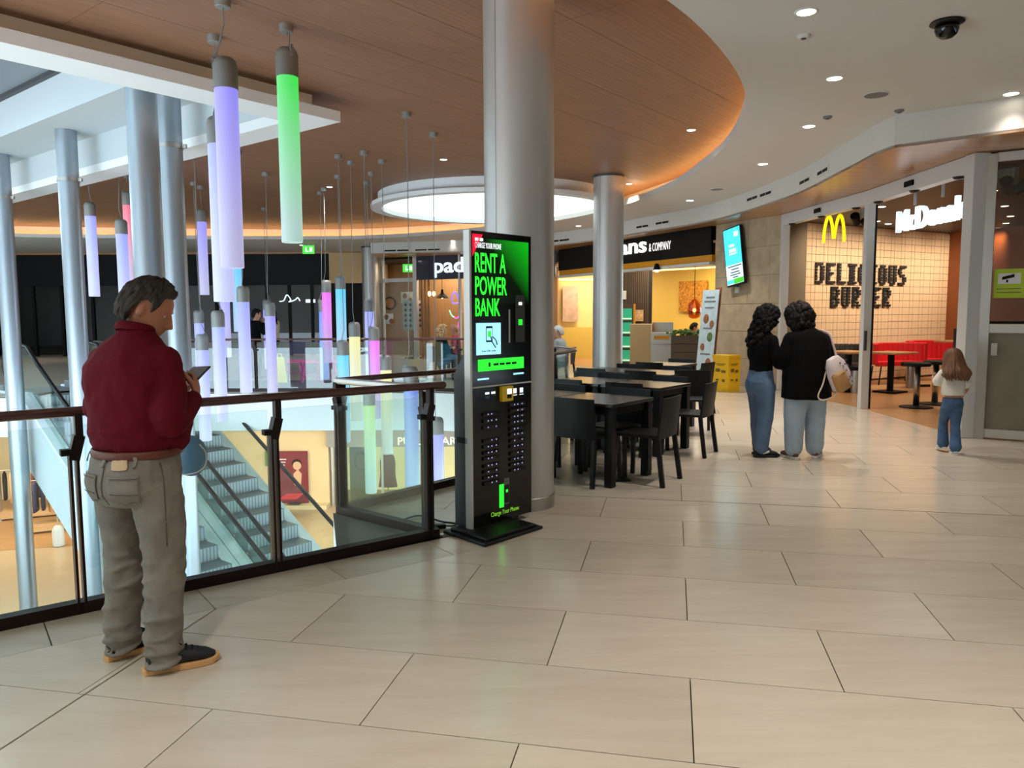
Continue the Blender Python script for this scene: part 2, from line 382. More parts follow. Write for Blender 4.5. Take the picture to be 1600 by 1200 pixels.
wood = empty('ceiling_wood'); tag(wood, 'brown grooved wooden ceiling panels inside the rounded recess', kind='structure')
reach = offset(lip, .75*OUT)
def inside(p, poly):
    c = False; n = len(poly)
    for i in range(n):
        a, b = poly[i], poly[i-1]
        if (a.y > p[1]) != (b.y > p[1]) and p[0] < (b.x-a.x)*(p[1]-a.y)/(b.y-a.y)+a.x: c = not c
    return c
PW, PL = .9, 2.7
panel_me = MB().box((0, 0, .012), (PW-.005, PL-.005, .024)).mesh('panel'); panel_me.materials.append(MATS['wood_ceiling'])
for i in range(-22, 24):
    for j in range(-9, 10):
        a, n = -7.5+(i+.5)*PW, 5.65+(j+.5)*PL
        if a < -7.5 and n < 5.65: continue
        c = AN(a, n); cs = [AN(a+s*PW/2, n+t*PL/2) for s in (-1, 0, 1) for t in (-1, -.33, .33, 1)]
        if any(inside(q, reach) for q in cs):
            o = bpy.data.objects.new('panel', panel_me); COL.objects.link(o); o.location = (c.x, c.y, ZWOOD); o.rotation_euler = (0, 0, ROT_AN); o.parent = wood
hole = [AN(-7.6, 5.6), AN(-7.6, -16), AN(-26, -16), AN(-26, 5.6)]
roof = MB()
anbox(roof, -7.62, 25, -25, 30, 4.3, 4.4); anbox(roof, -40, -7.62, 5.6, 34, 4.3, 4.4)
roof.build('ceiling_sky_block', 'plaster')['kind'] = 'structure'  # unseen slab added over the panels to block the sky
# skylight: dropped frame, stepped well, roof with glazed strips
sky = empty('trim_skylight'); tag(sky, 'white stepped rectangular skylight frame hung from the wooden ceiling', kind='structure')
m = MB(); anbox(m, -7.75, -7.27, -14, 5.87, 3.7, 3.82); anbox(m, -24, -7.75, 5.45, 5.87, 3.7, 3.82); m.build('flange', 'white_paint', sky)
m = MB(); anbox(m, -7.75, -7.5, -14, 5.65, 3.82, 4.32); m.build('near_beam', 'white_paint', sky)
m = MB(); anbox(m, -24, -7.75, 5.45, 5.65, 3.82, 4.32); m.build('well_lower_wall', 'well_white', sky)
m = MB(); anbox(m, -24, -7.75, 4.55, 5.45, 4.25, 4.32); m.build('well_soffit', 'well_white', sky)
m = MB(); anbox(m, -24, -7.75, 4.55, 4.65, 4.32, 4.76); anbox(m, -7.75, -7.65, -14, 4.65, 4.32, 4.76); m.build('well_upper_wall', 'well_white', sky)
m = MB(); anbox(m, -24, -7.65, 4.48, 4.62, 4.76, 4.82); m.build('shadow_gap', 'dark_grey', sky)
for n0, n1 in ((3.55, 4.6), (.9, 1.3), (-1.5, -1.1), (-3.9, -3.5), (-6.3, -5.9), (-14, -8.0)):
    m = MB(); anbox(m, -24, -7.5, n0, n1, 4.82, 5.0); m.build('roof_beam', 'grey_roof', sky)
for a in range(-24, -7, 2):
    m = MB(); anbox(m, a, a+.10, -8, 3.6, 4.82, 5.0); m.build('glazing_bar', 'grey_roof', sky)
for n0 in (1.75, 2.2, 2.65, 3.1):
    m = MB(); anbox(m, -24, -7.5, n0, n0+.04, 4.86, 4.93); m.build('glazing_bar', 'dark_grey', sky)
m = MB(); anbox(m, -11.0, -7.5, 1.3, 3.6, 4.82, 5.0); m.build('roof_beam', 'grey_roof', sky); m = MB(); anbox(m, -24, -7.5, -8, 3.6, 4.96, 4.97); m.build('skylight_pane', 'glass_clear', sky)
# round light drum hanging in the recess
DC = (-.35, 16.9)
drum = thing('drum_light', 'large round white ceiling drum with a glowing disc inside', 'ceiling light', (DC[0], DC[1], 0))
MB().lathe([(2.44, ZWOOD), (2.5, ZWOOD), (2.5, 3.78), (2.65, 3.78), (2.65, 3.70), (2.42, 3.70), (2.42, 3.84), (2.44, 3.84)], 64, caps=False).build('rim', 'white_paint', drum, 'auto')
MB().lathe([(2.43, 3.80), (2.43, 3.82)], 64).build('disc', 'drum_light', drum)
# ------------------------------------------------------------------ bulkhead (fascia) and wooden soffit in front of the shops
fas = [(8.5, 5.2), (5.15, 7.95), (4.22, 8.75), (4.22, 9.1), (4.32, 10.3), (4.42, 12.5), (4.02, 15.6), (3.0, 17.9), (1.5, 20.8), (-.9, 23.0), (-4.35, 24.0)]
fas = [p.xy for p in catmull([(p[0], p[1], 0) for p in fas[3:]], 4)]; fas = [Vector((8.5, 5.2)), Vector((5.15, 7.95)), Vector((4.25, 8.72))] + fas
outer = [Vector((12, 8.5)), Vector((12, 12))] + [Vector((12, 20))] + [Vector((12, 29)), Vector((-4.35, 29))]
bulk = MB()
fo = [p+Vector((.03, .02)) for p in fas]
bulk.prism(fas+fo[::-1], ZSOF, ZWHITE+.02); bulk = bulk.build('trim_bulkhead', 'plaster'); tag(bulk, 'curved white bulkhead above the shopfronts', kind='structure')
MB().prism(fas+[Vector((-4.35, 29)), Vector((13, 29)), Vector((13, 5.2))], ZSOF-.005, ZSOF+.03).build('ceiling_soffit', 'wood_soffit')['kind'] = 'structure'
for px, py, vlab in ((1258, 283, 'above the arch sign, the farther of two'), (1286, 268, 'above the arch sign, the nearer of two'), (1176, 310, 'above the stone pier, the farther of two'), (1197, 303, 'above the stone pier, the nearer of two'), (1004, 354, 'above the black sign board, the farther of two'), (1035, 348, 'above the black sign board, the nearer of two'), (620, 393, 'above the noodle shop, left of two'), (668, 392, 'above the noodle shop, right of two'), (874, 376, 'just right of the thick column')):
    # slot diffusers on the bulkhead face
    best = None
    dr = (at(px, py, 10)-Vector((0, 0, CAMH)))
    for i in range(len(fas)-1):
        a, b = fas[i], fas[i+1]; e = b-a; den = dr.x*e.y-dr.y*e.x
        if abs(den) < 1e-9: continue
        t = (a.x*e.y-a.y*e.x)/den; s = (dr.x*a.y-dr.y*a.x)/den
        if t > 0 and 0 <= -s+0 <= 1 or t > 0 and 0 <= (Vector((dr.x*t, dr.y*t))-a).dot(e)/e.length_squared <= 1:
            best = (t, a, b)
    if best is None: continue
    t, a, b = best; c = Vector((dr.x*t, dr.y*t)); e = (b-a).normalized(); zc = CAMH+dr.z*t; nr = Vector((-e.y, e.x)); nr = nr if nr.dot(c) < 0 else -nr
    zc = min(max(zc, ZSOF+.1), ZWHITE-.1); w = .5 if c.y < 20 else .9
    vt = thing('slot_vent', 'white slot vent with dark slits '+vlab, 'vent', (c.x+nr.x*.006, c.y+nr.y*.006, zc), math.atan2(e.y, e.x), 'slot vents on the bulkhead')
    MB().box((0, 0, 0), (w, .012, .11)).build('frame', 'plaster', vt)
    for s in (-1, 1): MB().box((s*w*.23, 0, 0), (w*.42, .016, .045)).build('slit', 'black_matte', vt)
MB().box2((-22, -4.3, 0), (13, -4, ZWHITE+.1)).build('wall_added_rear', 'plaster')['kind'] = 'structure'; MB().box2((12.6, -4, 0), (13, 8, ZWHITE+.1)).build('wall_added_right', 'plaster')['kind'] = 'structure'  # unseen walls added to keep sky light from flooding in behind the camera
MB().box2((-22.4, -4.3, -4.5), (-22, 29, 4.3)).build('wall_added_left', 'plaster')['kind'] = 'structure'; MB().box2((-22, 28.9, -4.5), (13, 29.2, 4.3)).build('wall_north', 'plaster')['kind'] = 'structure'  # left wall likewise added to shut out sky light
# ------------------------------------------------------------------ columns
def column(name, label, x, y, r, z0, z1, mt, seam=True, ring=True, collar=None):
    c = thing(name, label, 'column', (x, y, z0), kind='structure'); h = z1-z0
    if seam:
        for k in range(2):
            vs, fs = [], []; n = 20; t0 = math.radians(-130)+k*math.pi+.008; t1 = t0+math.pi-.016
            for z in (0, h):
                for i in range(n+1):
                    t = t0+(t1-t0)*i/n; vs.append((r*math.cos(t), r*math.sin(t), z))
            for i in range(n): fs.append((i, i+1, n+2+i, n+1+i))
            MB().add(vs, fs).build('shell', mt, c, True)
        MB().lathe([(r-.004, 0), (r-.004, h)], 40).build('core', 'dark_grey', c, 'auto')
    else: MB().lathe([(r, 0), (r, h)], 32).build('shaft', mt, c, 'auto')
    if ring: MB().lathe([(r+.006, 0), (r+.006, .095), (r, .1)], 40).build('base_ring', 'steel', c, 'auto'); MB().lathe([(r+.004, h-.04), (r+.004, h)], 40).build('top_ring', 'dark_grey', c, 'auto')
    if collar: MB().lathe([(r+.008, collar-z0-.03), (r+.012, collar-z0-.03), (r+.012, collar-z0+.02), (r+.008, collar-z0+.02)], 32).build('collar', 'steel', c, 'auto'); MB().box((r+.03, 0, collar-z0), (.06, .04, .05)).build('clamp', 'steel', c)
    return c
column('column', 'thick silver round column directly behind the charging kiosk', .06, 5.93, .265, 0, ZWOOD, 'column_silver')
column('column', 'silver round column standing behind the cafe tables', 1.80, 14.45, .28, 0, ZWOOD, 'column_silver')
column('column', 'silver round column beside the shop with the menu boards', -4.62, 25.4, .28, 0, ZWHITE, 'column_silver', seam=False)
for a, n, r, top, col, lab in ((-15.4, 5.02, .146, 4.25, 3.52, 'slender grey atrium column at the far left edge of the photo'), (-12.65, 5.02, .146, 4.25, 3.52, 'slender grey atrium column behind the back of the man in red'),
                          (-9.57, 5.02, .146, 4.25, 3.6, 'slender pale atrium column with a clamp collar, seen by the man\'s phone')):
    p = AN(a, n); column('column', lab, p.x, p.y, r, -4.5, top, 'column_atrium', seam=False, ring=False, collar=col)
column('column', 'slender steel atrium column rising behind the man\'s head', -3.90, 8.35, .155, -4.5, 4.82, 'column_atrium', seam=False, ring=False)
# ------------------------------------------------------------------ balustrades around the void
def resample(path, step):
    L = [0]
    for i in range(1, len(path)): L.append(L[-1]+(path[i]-path[i-1]).length)
    def pt(s):
        s = max(0, min(L[-1], s))
        for i in range(1, len(path)):
            if s <= L[i] or i == len(path)-1:
                t = (s-L[i-1])/max(1e-9, L[i]-L[i-1]); return path[i-1].lerp(path[i], t)
    return L[-1], pt
def balustrade(name, label, path, posts, glass_gap=.03, rail_mat='rail_wood', zr=1.0, post_mat='bronze', glass_mat_='glass', base=True, rail_r=.025, ext=0.0):
    b = thing(name, label, 'railing', (path[0].x, path[0].y, 0)); L, pt = resample(path, .1)
    if isinstance(posts, (int, float)): n = max(1, round(L/posts)); posts = [L*i/n for i in range(n+1)]
    for i in range(len(path)-1):
        p, q = path[i], path[i+1]
        if base: MB().bar((p.x, p.y, .03), (q.x, q.y, .03), .07, .06).build('base_rail', post_mat, b, world=True)
    for i in range(len(posts)-1):
        s0, s1 = posts[i]+glass_gap, posts[i+1]-glass_gap
        k = max(1, int((s1-s0)/.5)) if len(path) > 3 else 1
        mb = MB()
        for j in range(k):
            p, q = pt(s0+(s1-s0)*j/k), pt(s0+(s1-s0)*(j+1)/k); mb.bar((p.x, p.y, .5), (q.x, q.y, .5), .014, .90)
        mb.build('glass_panel', glass_mat_, b, world=True)
    for s in posts:
        p = pt(min(max(s, .02), L-.02)); e = (pt(min(s+.05, L))-pt(max(s-.05, 0))).normalized(); nr = Vector((-e.y, e.x))
        mb = MB()
        for t in (-.016, .016): 
            q = p+e*t; mb.bar((q.x, q.y, 0), (q.x, q.y, zr-.22), .012, .075, up=(nr.x, nr.y, 0))
        q = p+e*.03
        mb.bar((p.x, p.y, zr-.24), (q.x, q.y, zr-.12), .05, .06, up=(nr.x, nr.y, 0)); mb.bar((q.x, q.y, zr-.13), (q.x, q.y, zr-.01), .034, .05, up=(nr.x, nr.y, 0))
        po = mb.build('post', post_mat, b, world=True)
        MB().box((p.x-e.x*.03, p.y-e.y*.03, zr-.2), (.05, .05, .03), math.atan2(e.y, e.x)).build('glass_clamp', 'black_matte', po, world=True)
    sm = catmull([(p.x, p.y, zr) for p in path], 5) if len(path) > 3 else [Vector((p.x, p.y, zr)) for p in path]
    if ext: sm.append(sm[-1]+(sm[-1]-sm[-2]).normalized()*ext)
    MB().tube(sm, rail_r, 12).build('handrail', rail_mat, b, 'auto', world=True)
    return b
nb0, nb1 = unproject(0, 983).xy, unproject(683, 838).xy; nbd = (nb1-nb0).normalized(); nbs = nb0-nbd*1.8
def along(px, py): return (unproject(px, py).xy-nbs).dot(nbd)
nb = balustrade('glass_balustrade', 'near glass balustrade with dark bronze posts the man stands beside', [nbs, nb1], [.35, along(128, 955), along(440, 896), along(669, 841)], zr=1.02, ext=.04)
c520, c712 = AN(-4.58, 3.60), AN(-4.56, 4.9)
balustrade('glass_balustrade', 'short angled glass balustrade with a grey rail left of the kiosk', [nb1-nbd*.02, c520], [.06, (c520-nb1).length-.04], rail_mat='steel_satin', zr=1.0)
MB().tube([(nb1.x, nb1.y, 1.02), (nb1.x+nbd.x*.06, nb1.y+nbd.y*.06, 1.02), (nb1.x+nbd.x*.04-.03, nb1.y+nbd.y*.04+.05, 1.01), (nb1.x-.05, nb1.y+.05, 1.0)], .025, 10).build('handrail_bend', 'rail_wood', nb, 'auto', world=True)
fpath = [c520, AN(-4.57, 4.2), c712, Vector((.10, 8.2)), Vector((.70, 9.7)), Vector((.84, 10.15)), Vector((.70, 10.8)), Vector((.2, 12.3)), Vector((-.24, 13.7)), Vector((-.85, 14.5)), Vector((-1.6, 14.72)), Vector((-4.2, 14.74)), Vector((-6.9, 14.74))]
balustrade('glass_balustrade', 'long glass balustrade curving round the far side of the void', fpath, 1.9, rail_r=.022)
# ------------------------------------------------------------------ escalators
T30 = math.tan(math.radians(30)); RUN = 7.79
def prof(x): return 0.0 if x < 0 else (-x*T30 if x < RUN else -RUN*T30)
def sweep(mb, xs, y0, y1, zo, zt, lower=None):     # band following the slope between y0 and y1, from zo to zo+zt
    vs, fs = [], []
    for x in xs:
        z = prof(x)
        for y, q in ((y0, zo), (y1, zo), (y1, zo+zt), (y0, zo+zt)): vs.append((x, y, z+q))
    n = len(xs)
    for i in range(n-1):
        for k in range(4):
            a, b = i*4+k, i*4+(k+1) % 4; fs.append((a, b, b+4, a+4))
    fs += [(0, 1, 2, 3), (4*n-1, 4*n-2, 4*n-3, 4*n-4)]
    return mb.add(vs, [f[::-1] for f in fs])
step_me = None
def escalator(label, n0, n1):
    global step_me
    c = AN(ESC_A0, (n0+n1)/2); w = (n1-n0)/2
    e = thing('escalator', label, 'escalator', (c.x, c.y, 0), ROT_AN, 'pair of escalators')
    xs = [-1.6, -.25, 0, .3, RUN, RUN+.2, RUN+1.6]
    xs2 = [-.45, 0, .35, RUN, RUN+1.3]
    for s in (-1, 1):
        ys = sorted((s*w, s*(w-.05))); sweep(MB(), xs2, ys[0], ys[1], -1.2, 1.2).build('side_cladding', 'truss_side', e)
        ys = sorted((s*w, s*.55)); sweep(MB(), xs, ys[0], ys[1], -.02, .06).build('deck', 'deck_blue', e)
        ys = sorted((s*.56, s*.50)); sweep(MB(), xs2, ys[0], ys[1], -.25, .25).build('skirt', 'black_plastic', e)
        yg = s*.62; sweep(MB(), [-.9, 0, .35, RUN, RUN+.9], yg-.006, yg+.006, .04, .86).build('side_glass', 'glass', e)
        path = [(-.75, yg, .16), (-1.02, yg, .24), (-1.15, yg, .5), (-1.05, yg, .8), (-.75, yg, .93), (-.2, yg, .93), (.1, yg, .90), (.5, yg, .92-.5*T30)]
        path += [(x, yg, .92+prof(x)) for x in (2, 4, 6, RUN-.3)] + [(RUN+.3, yg, .90-4.5), (RUN+.8, yg, .88-4.5), (RUN+1.1, yg, .6-4.5), (RUN+1.0, yg, .25-4.5), (RUN+.8, yg, .16-4.5)]
        MB().tube(path, [(.04, .03)]*len(path), 10).build('handrail', 'black_plastic', e, True)
    if step_me is None:
        mb = MB(); mb.add([(0, -.5, -.27), (.4, -.5, -.27), (.4, .5, -.27), (0, .5, -.27), (0, -.5, 0), (.4, -.5, 0), (.4, .5, 0), (0, .5, 0)], [(3, 2, 1, 0), (0, 1, 5, 4), (2, 3, 7, 6), (3, 0, 4, 7)])
        mb.add([(0, -.5, 0), (.4, -.5, 0), (.4, .5, 0), (0, .5, 0)], [(0, 1, 2, 3)])
        mb.mi = 1
        for k in range(16):     # ribbed riser
            y0, y1 = -.5+k/16, -.5+(k+.55)/16
            mb.add([(.402, y0, -.27), (.402, y1, -.27), (.402, y1, -.004), (.402, y0, -.004)], [(0, 1, 2, 3)])
        mb.mi = 0; mb.add([(.4, -.5, -.27), (.4, .5, -.27), (.4, .5, 0), (.4, -.5, 0)], [(0, 1, 2, 3)])
        step_me = mb.mesh('step'); step_me.materials.append(MATS['step_metal']); step_me.materials.append(MATS['step_riser'])
    for i in range(21):
        o = bpy.data.objects.new('step', step_me); COL.objects.link(o); o.parent = e; x = -.35+i*.4; o.location = (x, 0, min(0, -(i-1.2)*.4*T30) if i > 1 else 0.0)
    MB().box((-1.0, 0, -.005), (1.2, 1.02, .02)).build('landing_plate', 'step_metal', e)
    for s in (-1, 1): MB().box((-1.15, s*.62, .06), (.4, .2, .16)).build('newel_base', 'mid_grey', e, bevel=.02)
    return e
escalator('escalator beside the slender columns with pale outer side panel, partly behind the man', 5.25, 6.77)
escalator('escalator whose grey steps show through the glass under the near handrail', 6.79, 8.32)
# ------------------------------------------------------------------ hanging tube lamps
def tube_mat(name, top, bot, s0=1.0, s1=.95, knee=.5):
    m = mat(name, (235, 235, 240), .4); nt = m.node_tree; b = nt.nodes['Principled BSDF']
    tc = nt.nodes.new('ShaderNodeTexCoord'); sx = nt.nodes.new('ShaderNodeSeparateXYZ'); mr = nt.nodes.new('ShaderNodeMapRange'); mr.inputs[1].default_value = -1.43; mr.inputs[2].default_value = 0
    rp = nt.nodes.new('ShaderNodeValToRGB'); e = rp.color_ramp.elements; e[0].color = (*[x*s1 for x in lin(bot)], 1); e[1].color = (*[x*s0 for x in lin(top)], 1); e[0].position = .12; e[1].position = .97
    q = e.new(knee); mid = [(a*.45+c*.55) for a, c in zip(lin(top), lin(bot))]; q.color = (*mid, 1)
    nt.links.new(tc.outputs['Object'], sx.inputs[0]); nt.links.new(sx.outputs[2], mr.inputs[0]); nt.links.new(mr.outputs[0], rp.inputs[0])
    nt.links.new(rp.outputs[0], b.inputs['Emission Color']); b.inputs['Emission Strength'].default_value = .62; b.inputs['Base Color'].default_value = (.22, .22, .24, 1)
    return m
LAV, LAVB = (150, 142, 255), (196, 192, 244)
tube_mat('tube_violet', (146, 138, 255), (186, 182, 226)); tube_mat('tube_blue', (150, 160, 255), (200, 206, 255)); tube_mat('tube_green', (0, 235, 70), (176, 216, 204)); tube_mat('tube_cyan', (0, 205, 255), (170, 200, 235))
tube_mat('tube_magenta', (245, 70, 245), (190, 170, 230)); tube_mat('tube_red', (255, 70, 110), (205, 180, 215)); tube_mat('tube_yellow', (245, 240, 150), (220, 222, 215)); tube_mat('tube_lime', (215, 255, 130), (190, 220, 215)); tube_mat('tube_deep', (90, 120, 255), (150, 180, 250))
cap_me = MB().lathe([(.0, .245), (.06, .245), (.085, .225), (.096, .19), (.096, 0)], 24, caps=False).mesh('cap'); cap_me.materials.append(MATS['lamp_cap'])
can_me = MB().lathe([(.055, -.065), (.06, -.06), (.06, 0)], 20).mesh('canopy'); can_me.materials.append(MATS['lamp_cap'])
clip_me = MB().box((0, .092, .2), (.03, .02, .07)).box((0, .07, .25), (.02, .05, .02)).mesh('hanger_clip'); clip_me.materials.append(MATS['mid_grey'])
tube_src = MB().lathe([(.084, -1.43), (.092, -1.425), (.092, 0)], 24)
for me in (cap_me, can_me): me.polygons.foreach_set('use_smooth', [True]*len(me.polygons)); me.set_sharp_from_angle(angle=math.radians(35))
tubes = {}
LAMPS = [  # x, y of the top of the lit tube in the photograph, distance, colour, label
 (353, 140, 6.40, 'tube_violet', 'largest violet tube lamp hanging nearest the camera'),
 (449, 121, 6.95, 'tube_green', 'bright green tube lamp that fades to white'),
 (341, 226, 7.20, 'tube_blue', 'pale blue tube lamp half hidden by the largest violet one'),
 (315, 347, 15.4, 'tube_violet', 'small violet tube lamp hung against the black shop fascia'),
 (141, 338, 14.0, 'tube_blue', 'pale blue tube lamp between two columns above the man\'s shoulder'),
 (190, 366, 13.2, 'tube_blue', 'pale blue tube lamp hanging in front of the red one'),
 (200, 321, 14.2, 'tube_red', 'pinkish red tube lamp above the man\'s head'),
 (264, 384, 15.0, 'tube_violet', 'violet tube lamp squeezed between two columns'),
 (369, 404, 15.2, 'tube_cyan', 'cyan tube lamp peeping out behind the largest violet lamp'),
 (380, 472, 12.1, 'tube_blue', 'pale blue tube lamp left of the two people by the far glass'),
 (341, 511, 11.5, 'tube_blue', 'pale blue tube lamp with a domed cap right of the man\'s phone'),
 (417, 484, 18.6, 'tube_violet', 'thin violet tube lamp hung between the two distant people'),
 (422, 494, 14.0, 'tube_violet', 'violet tube lamp directly below the thin one'),
 (505, 487, 16.2, 'tube_deep', 'blue violet tube lamp behind the magenta one'),
 (510, 457, 15.7, 'tube_magenta', 'magenta tube lamp left of the tall cyan one'),
 (532, 452, 14.3, 'tube_cyan', 'upper cyan tube lamp beside the magenta one'),
 (536, 555, 12.5, 'tube_cyan', 'lower cyan tube lamp crossing the handrail'),
 (554, 526, 13.0, 'tube_yellow', 'pale yellow tube lamp right of the cyan pair'),
 (577, 487, 15.0, 'tube_blue', 'pale blue tube lamp in front of the far silver column'),
 (585, 532, 14.0, 'tube_magenta', 'magenta tube lamp right of the pale yellow one'),
 (603, 578, 12.9, 'tube_yellow', 'cream tube lamp low behind the handrail bend'),
 (577, 633, 12.2, 'tube_lime', 'lime green tube lamp hung low behind the glass panel'),
 (642, 602, 9.9, 'tube_deep', 'blue tube lamp hung low beside the bronze end post'),
 (683, 678, 11.0, 'tube_violet', 'violet tube lamp seen between end post and kiosk'),
 (311, 505, 15.0, 'tube_blue', 'pale blue tube lamp close behind the clamp column'),
 (316, 547, 12.0, 'tube_blue', 'pale violet tube lamp beside the man\'s phone hand'),
 (350, 443, 15.0, 'tube_violet', 'violet tube lamp behind the domed cap lamp'),
]
for i, (px, py, Z, mt, lab) in enumerate(LAMPS):
    p = at(px, py, Z); t = thing('tube_pendant', lab, 'pendant lamp', (p.x, p.y, p.z), random.uniform(0, 6), 'coloured tube lamps over the atrium')
    if mt not in tubes: me = tube_src.mesh('tube'); me.materials.append(MATS[mt]); me.polygons.foreach_set('use_smooth', [True]*len(me.polygons)); me.set_sharp_from_angle(angle=math.radians(35)); tubes[mt] = me
    zc = ZWOOD-p.z
    for nm, me, z in (('tube', tubes[mt], 0), ('cap', cap_me, 0), ('hanger_clip', clip_me, 0), ('canopy', can_me, zc)):
        o = bpy.data.objects.new(nm, me); COL.objects.link(o); o.parent = t; o.location = (0, 0, z)
    s = random.uniform(-.03, .03)
    MB().tube([(0, 0, zc-.06), (s*.4, 0, zc*.5+.15), (s, .02, .42), (.01, .07, .25)], .006, 5).build('cable', 'mid_grey', t)
# ------------------------------------------------------------------ the storey below: shopfront wall, posters, clothes
lw = MB().box2((-9.0, 23.5, -4.5), (-5.7, 23.7, -1.9)).build('wall_lower', 'cream_wall'); tag(lw, 'cream shop wall on the lower storey', kind='structure')
MB().box2((-9.0, 23.1, -4.5), (-5.7, 23.5, -4.38)).build('plinth', 'cream_wall', lw)
MB().box2((-14, 23.1, -1.95), (3.0, 23.8, -.7)).build('bulkhead', 'bulkhead_grey', lw)
MB().box2((-5.7, 23.3, -2.6), (3.0, 23.5, -1.95)).build('sign_band', 'bulkhead_grey', lw)
glow('sign_cream', (240, 232, 205), .8); SIGN_LOW = lw
mat('poster_red', (120, 22, 34), .5); mat('poster_green', (104, 140, 60), .5); mat('poster_face', (214, 168, 130), .5)
mat('poster_bright', (206, 30, 44), .5)
ps = thing('poster', 'dark red poster of a seated person on the lower shop wall', 'poster', (-6.85, 23.42, -4.35))
MB().box((0, 0, .8), (1.05, .04, 1.62)).build('board', 'poster_red', ps); MB().box((.22, -.025, 1.15), (.5, .01, .7)).build('red_field', 'poster_bright', ps)
MB().box((-.66, 0, 1.38), (.26, .04, .46)).build('green_strip', 'poster_green', ps)
mb = MB(); mb.prism([(-.02, 0), (.18, -.02), (.22, .35), (.1, .5), (-.04, .36)], -.006, .006); fg = mb.build('printed_figure', 'poster_face', ps); fg.location = (.12, -.035, .55); fg.rotation_euler = (math.pi/2, 0, 0)
mb = MB().lathe([(.13, -.004), (.13, .004)], 20); hd = mb.build('printed_head', 'poster_face', ps); hd.location = (.2, -.036, 1.16); hd.rotation_euler = (math.pi/2, 0, 0)
mb = MB().lathe([(.15, -.004), (.15, .004)], 20); hd = mb.build('printed_hair', 'black_matte', ps); hd.location = (.19, -.032, 1.22); hd.rotation_euler = (math.pi/2, 0, 0)
MB().prism([(-.1, -.25), (.3, -.3), (.34, .12), (0, .1)], -.004, .004).build('printed_coat', 'dark_grey', ps); ps.children[-1].location = (.12, -.038, .5); ps.children[-1].rotation_euler = (math.pi/2, 0, 0)
for k in range(3): MB().box((-.3, -.025, 1.36-k*.09), (.34-.05*k, .006, .03)).build('printed_line', 'white_paint', ps)
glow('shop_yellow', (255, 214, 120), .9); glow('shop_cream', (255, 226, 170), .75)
lf = thing('shopfront', 'lit yellow shopfront with a sign band on the lower storey', 'shopfront', (-2.5, 23.6, -4.5))
MB().box((-.9, 2.2, 1.3), (4.6, .1, 2.6)).build('back_wall', 'shop_cream', lf)
MB().box((2.2, 2.0, 1.3), (1.6, .1, 2.6)).build('back_wall', 'shop_yellow', lf)
for x in (-3.1, -1.55, -.35, .35, 1.2, 2.4): MB().box((x, 0, 1.0), (.07, .1, 2.0)).build('mullion', 'steel_satin', lf)
for x0, x1 in ((-3.05, -1.6), (-1.5, -.4), (.4, 1.15), (1.25, 2.35)): MB().box(((x0+x1)/2, 0, 1.0), (x1-x0, .02, 2.0)).build('pane', 'glass_clear', lf)
dp = thing('window_display', 'olive panel with a dark ring behind the lower shop glass', 'display', (-4.75, 23.9, -4.5))
mat('olive', (92, 88, 52), .6); mat('brown_box', (128, 66, 34), .6)
MB().box((0, 0, .95), (.75, .08, 1.9)).build('board', 'olive', dp); rg = MB().tube([(.2*math.cos(t*math.pi/12), 0, .27*math.sin(t*math.pi/12)) for t in range(24)], .025, 8, closed=True).build('ring', 'black_matte', dp); rg.location = (0, -.06, 1.35)
ds = thing('garment_stand', 'rust brown coat on a stand behind the lower shop glass', 'clothes stand', (-3.95, 24.0, -4.5))
MB().tube([(0, 0, 0), (0, 0, 1.7)], .02, 8).build('pole', 'steel', ds); MB().lathe([(.2, 0), (.2, .02)], 20).build('foot', 'steel', ds)
MB().rings([(0, 0, .5, .3, .12), (0, 0, .9, .24, .11), (0, 0, 1.3, .25, .12), (0, 0, 1.5, .2, .09), (0, 0, 1.58, .07, .06)]).build('coat', 'brown_box', ds, True)
# clothes rails far below on the left
cols = [(30, 32, 52), (222, 196, 160), (40, 58, 52), (196, 120, 84), (28, 26, 28), (214, 208, 196), (120, 60, 54), (52, 54, 84), (228, 176, 120)]
for i, c in enumerate(cols): mat('cloth_%d' % i, c, .85, noise_amt=.12, noise_scale=20)
wood_mat('crate_wood', (206, 160, 108), .5)
def clothes_rail(label, loc, rz, n, gl, seed):
    rnd = random.Random(seed); t = thing('clothes_rail', label, 'clothes rail', loc, rz)
    L = 1.5
    for s in (-1, 1):
        MB().tube([(s*L/2, 0, .05), (s*L/2, 0, 1.45)], .018, 8).build('upright', 'steel', t); MB().box((s*L/2, 0, .03), (.06, .5, .05)).build('foot', 'steel', t)
    MB().tube([(-L/2, 0, 1.45), (L/2, 0, 1.45)], .016, 8).build('bar', 'steel', t)
    MB().box((0, 0, .16), (L, .5, .2)).build('shelf_box', 'crate_wood', t)
    names = ['navy', 'cream', 'dark green', 'terracotta', 'black', 'off-white', 'maroon', 'slate blue', 'sand']
    R = Matrix.Rotation(rz, 4, 'Z')
    for k in range(n):
        x = -L/2+.12+(L-.24)*k/(n-1); ci = rnd.randrange(9); p = Vector(loc)+R @ Vector((x, 0, 0))
        g = tag(MB().rings([(0, 0, .55+rnd.uniform(-.05, .1), .05, .27), (0, 0, .9, .055, .22), (0, 0, 1.2, .06, .23), (0, 0, 1.34, .05, .2), (0, 0, 1.42, .02, .06)], 12).build('garment', 'cloth_%d' % ci, None, True),
                '%s garment on the %s, %s from its near end' % (names[ci], gl, ('first', 'second', 'third', 'fourth', 'fifth', 'sixth', 'seventh', 'eighth')[k]), 'garment', 'garments on the lower storey')
        g.location = p; g.rotation_euler = (0, 0, rz+rnd.uniform(-.2, .2))
clothes_rail('front clothes rail on the lower shop floor, below the leftmost column', (-12.75, 21.0, -4.5), .5, 8, 'front rail of the lower shop', 3)
clothes_rail('rear clothes rail on the lower shop floor, farther back', (-14.3, 22.4, -4.5), .4, 8, 'rear rail of the lower shop', 5)
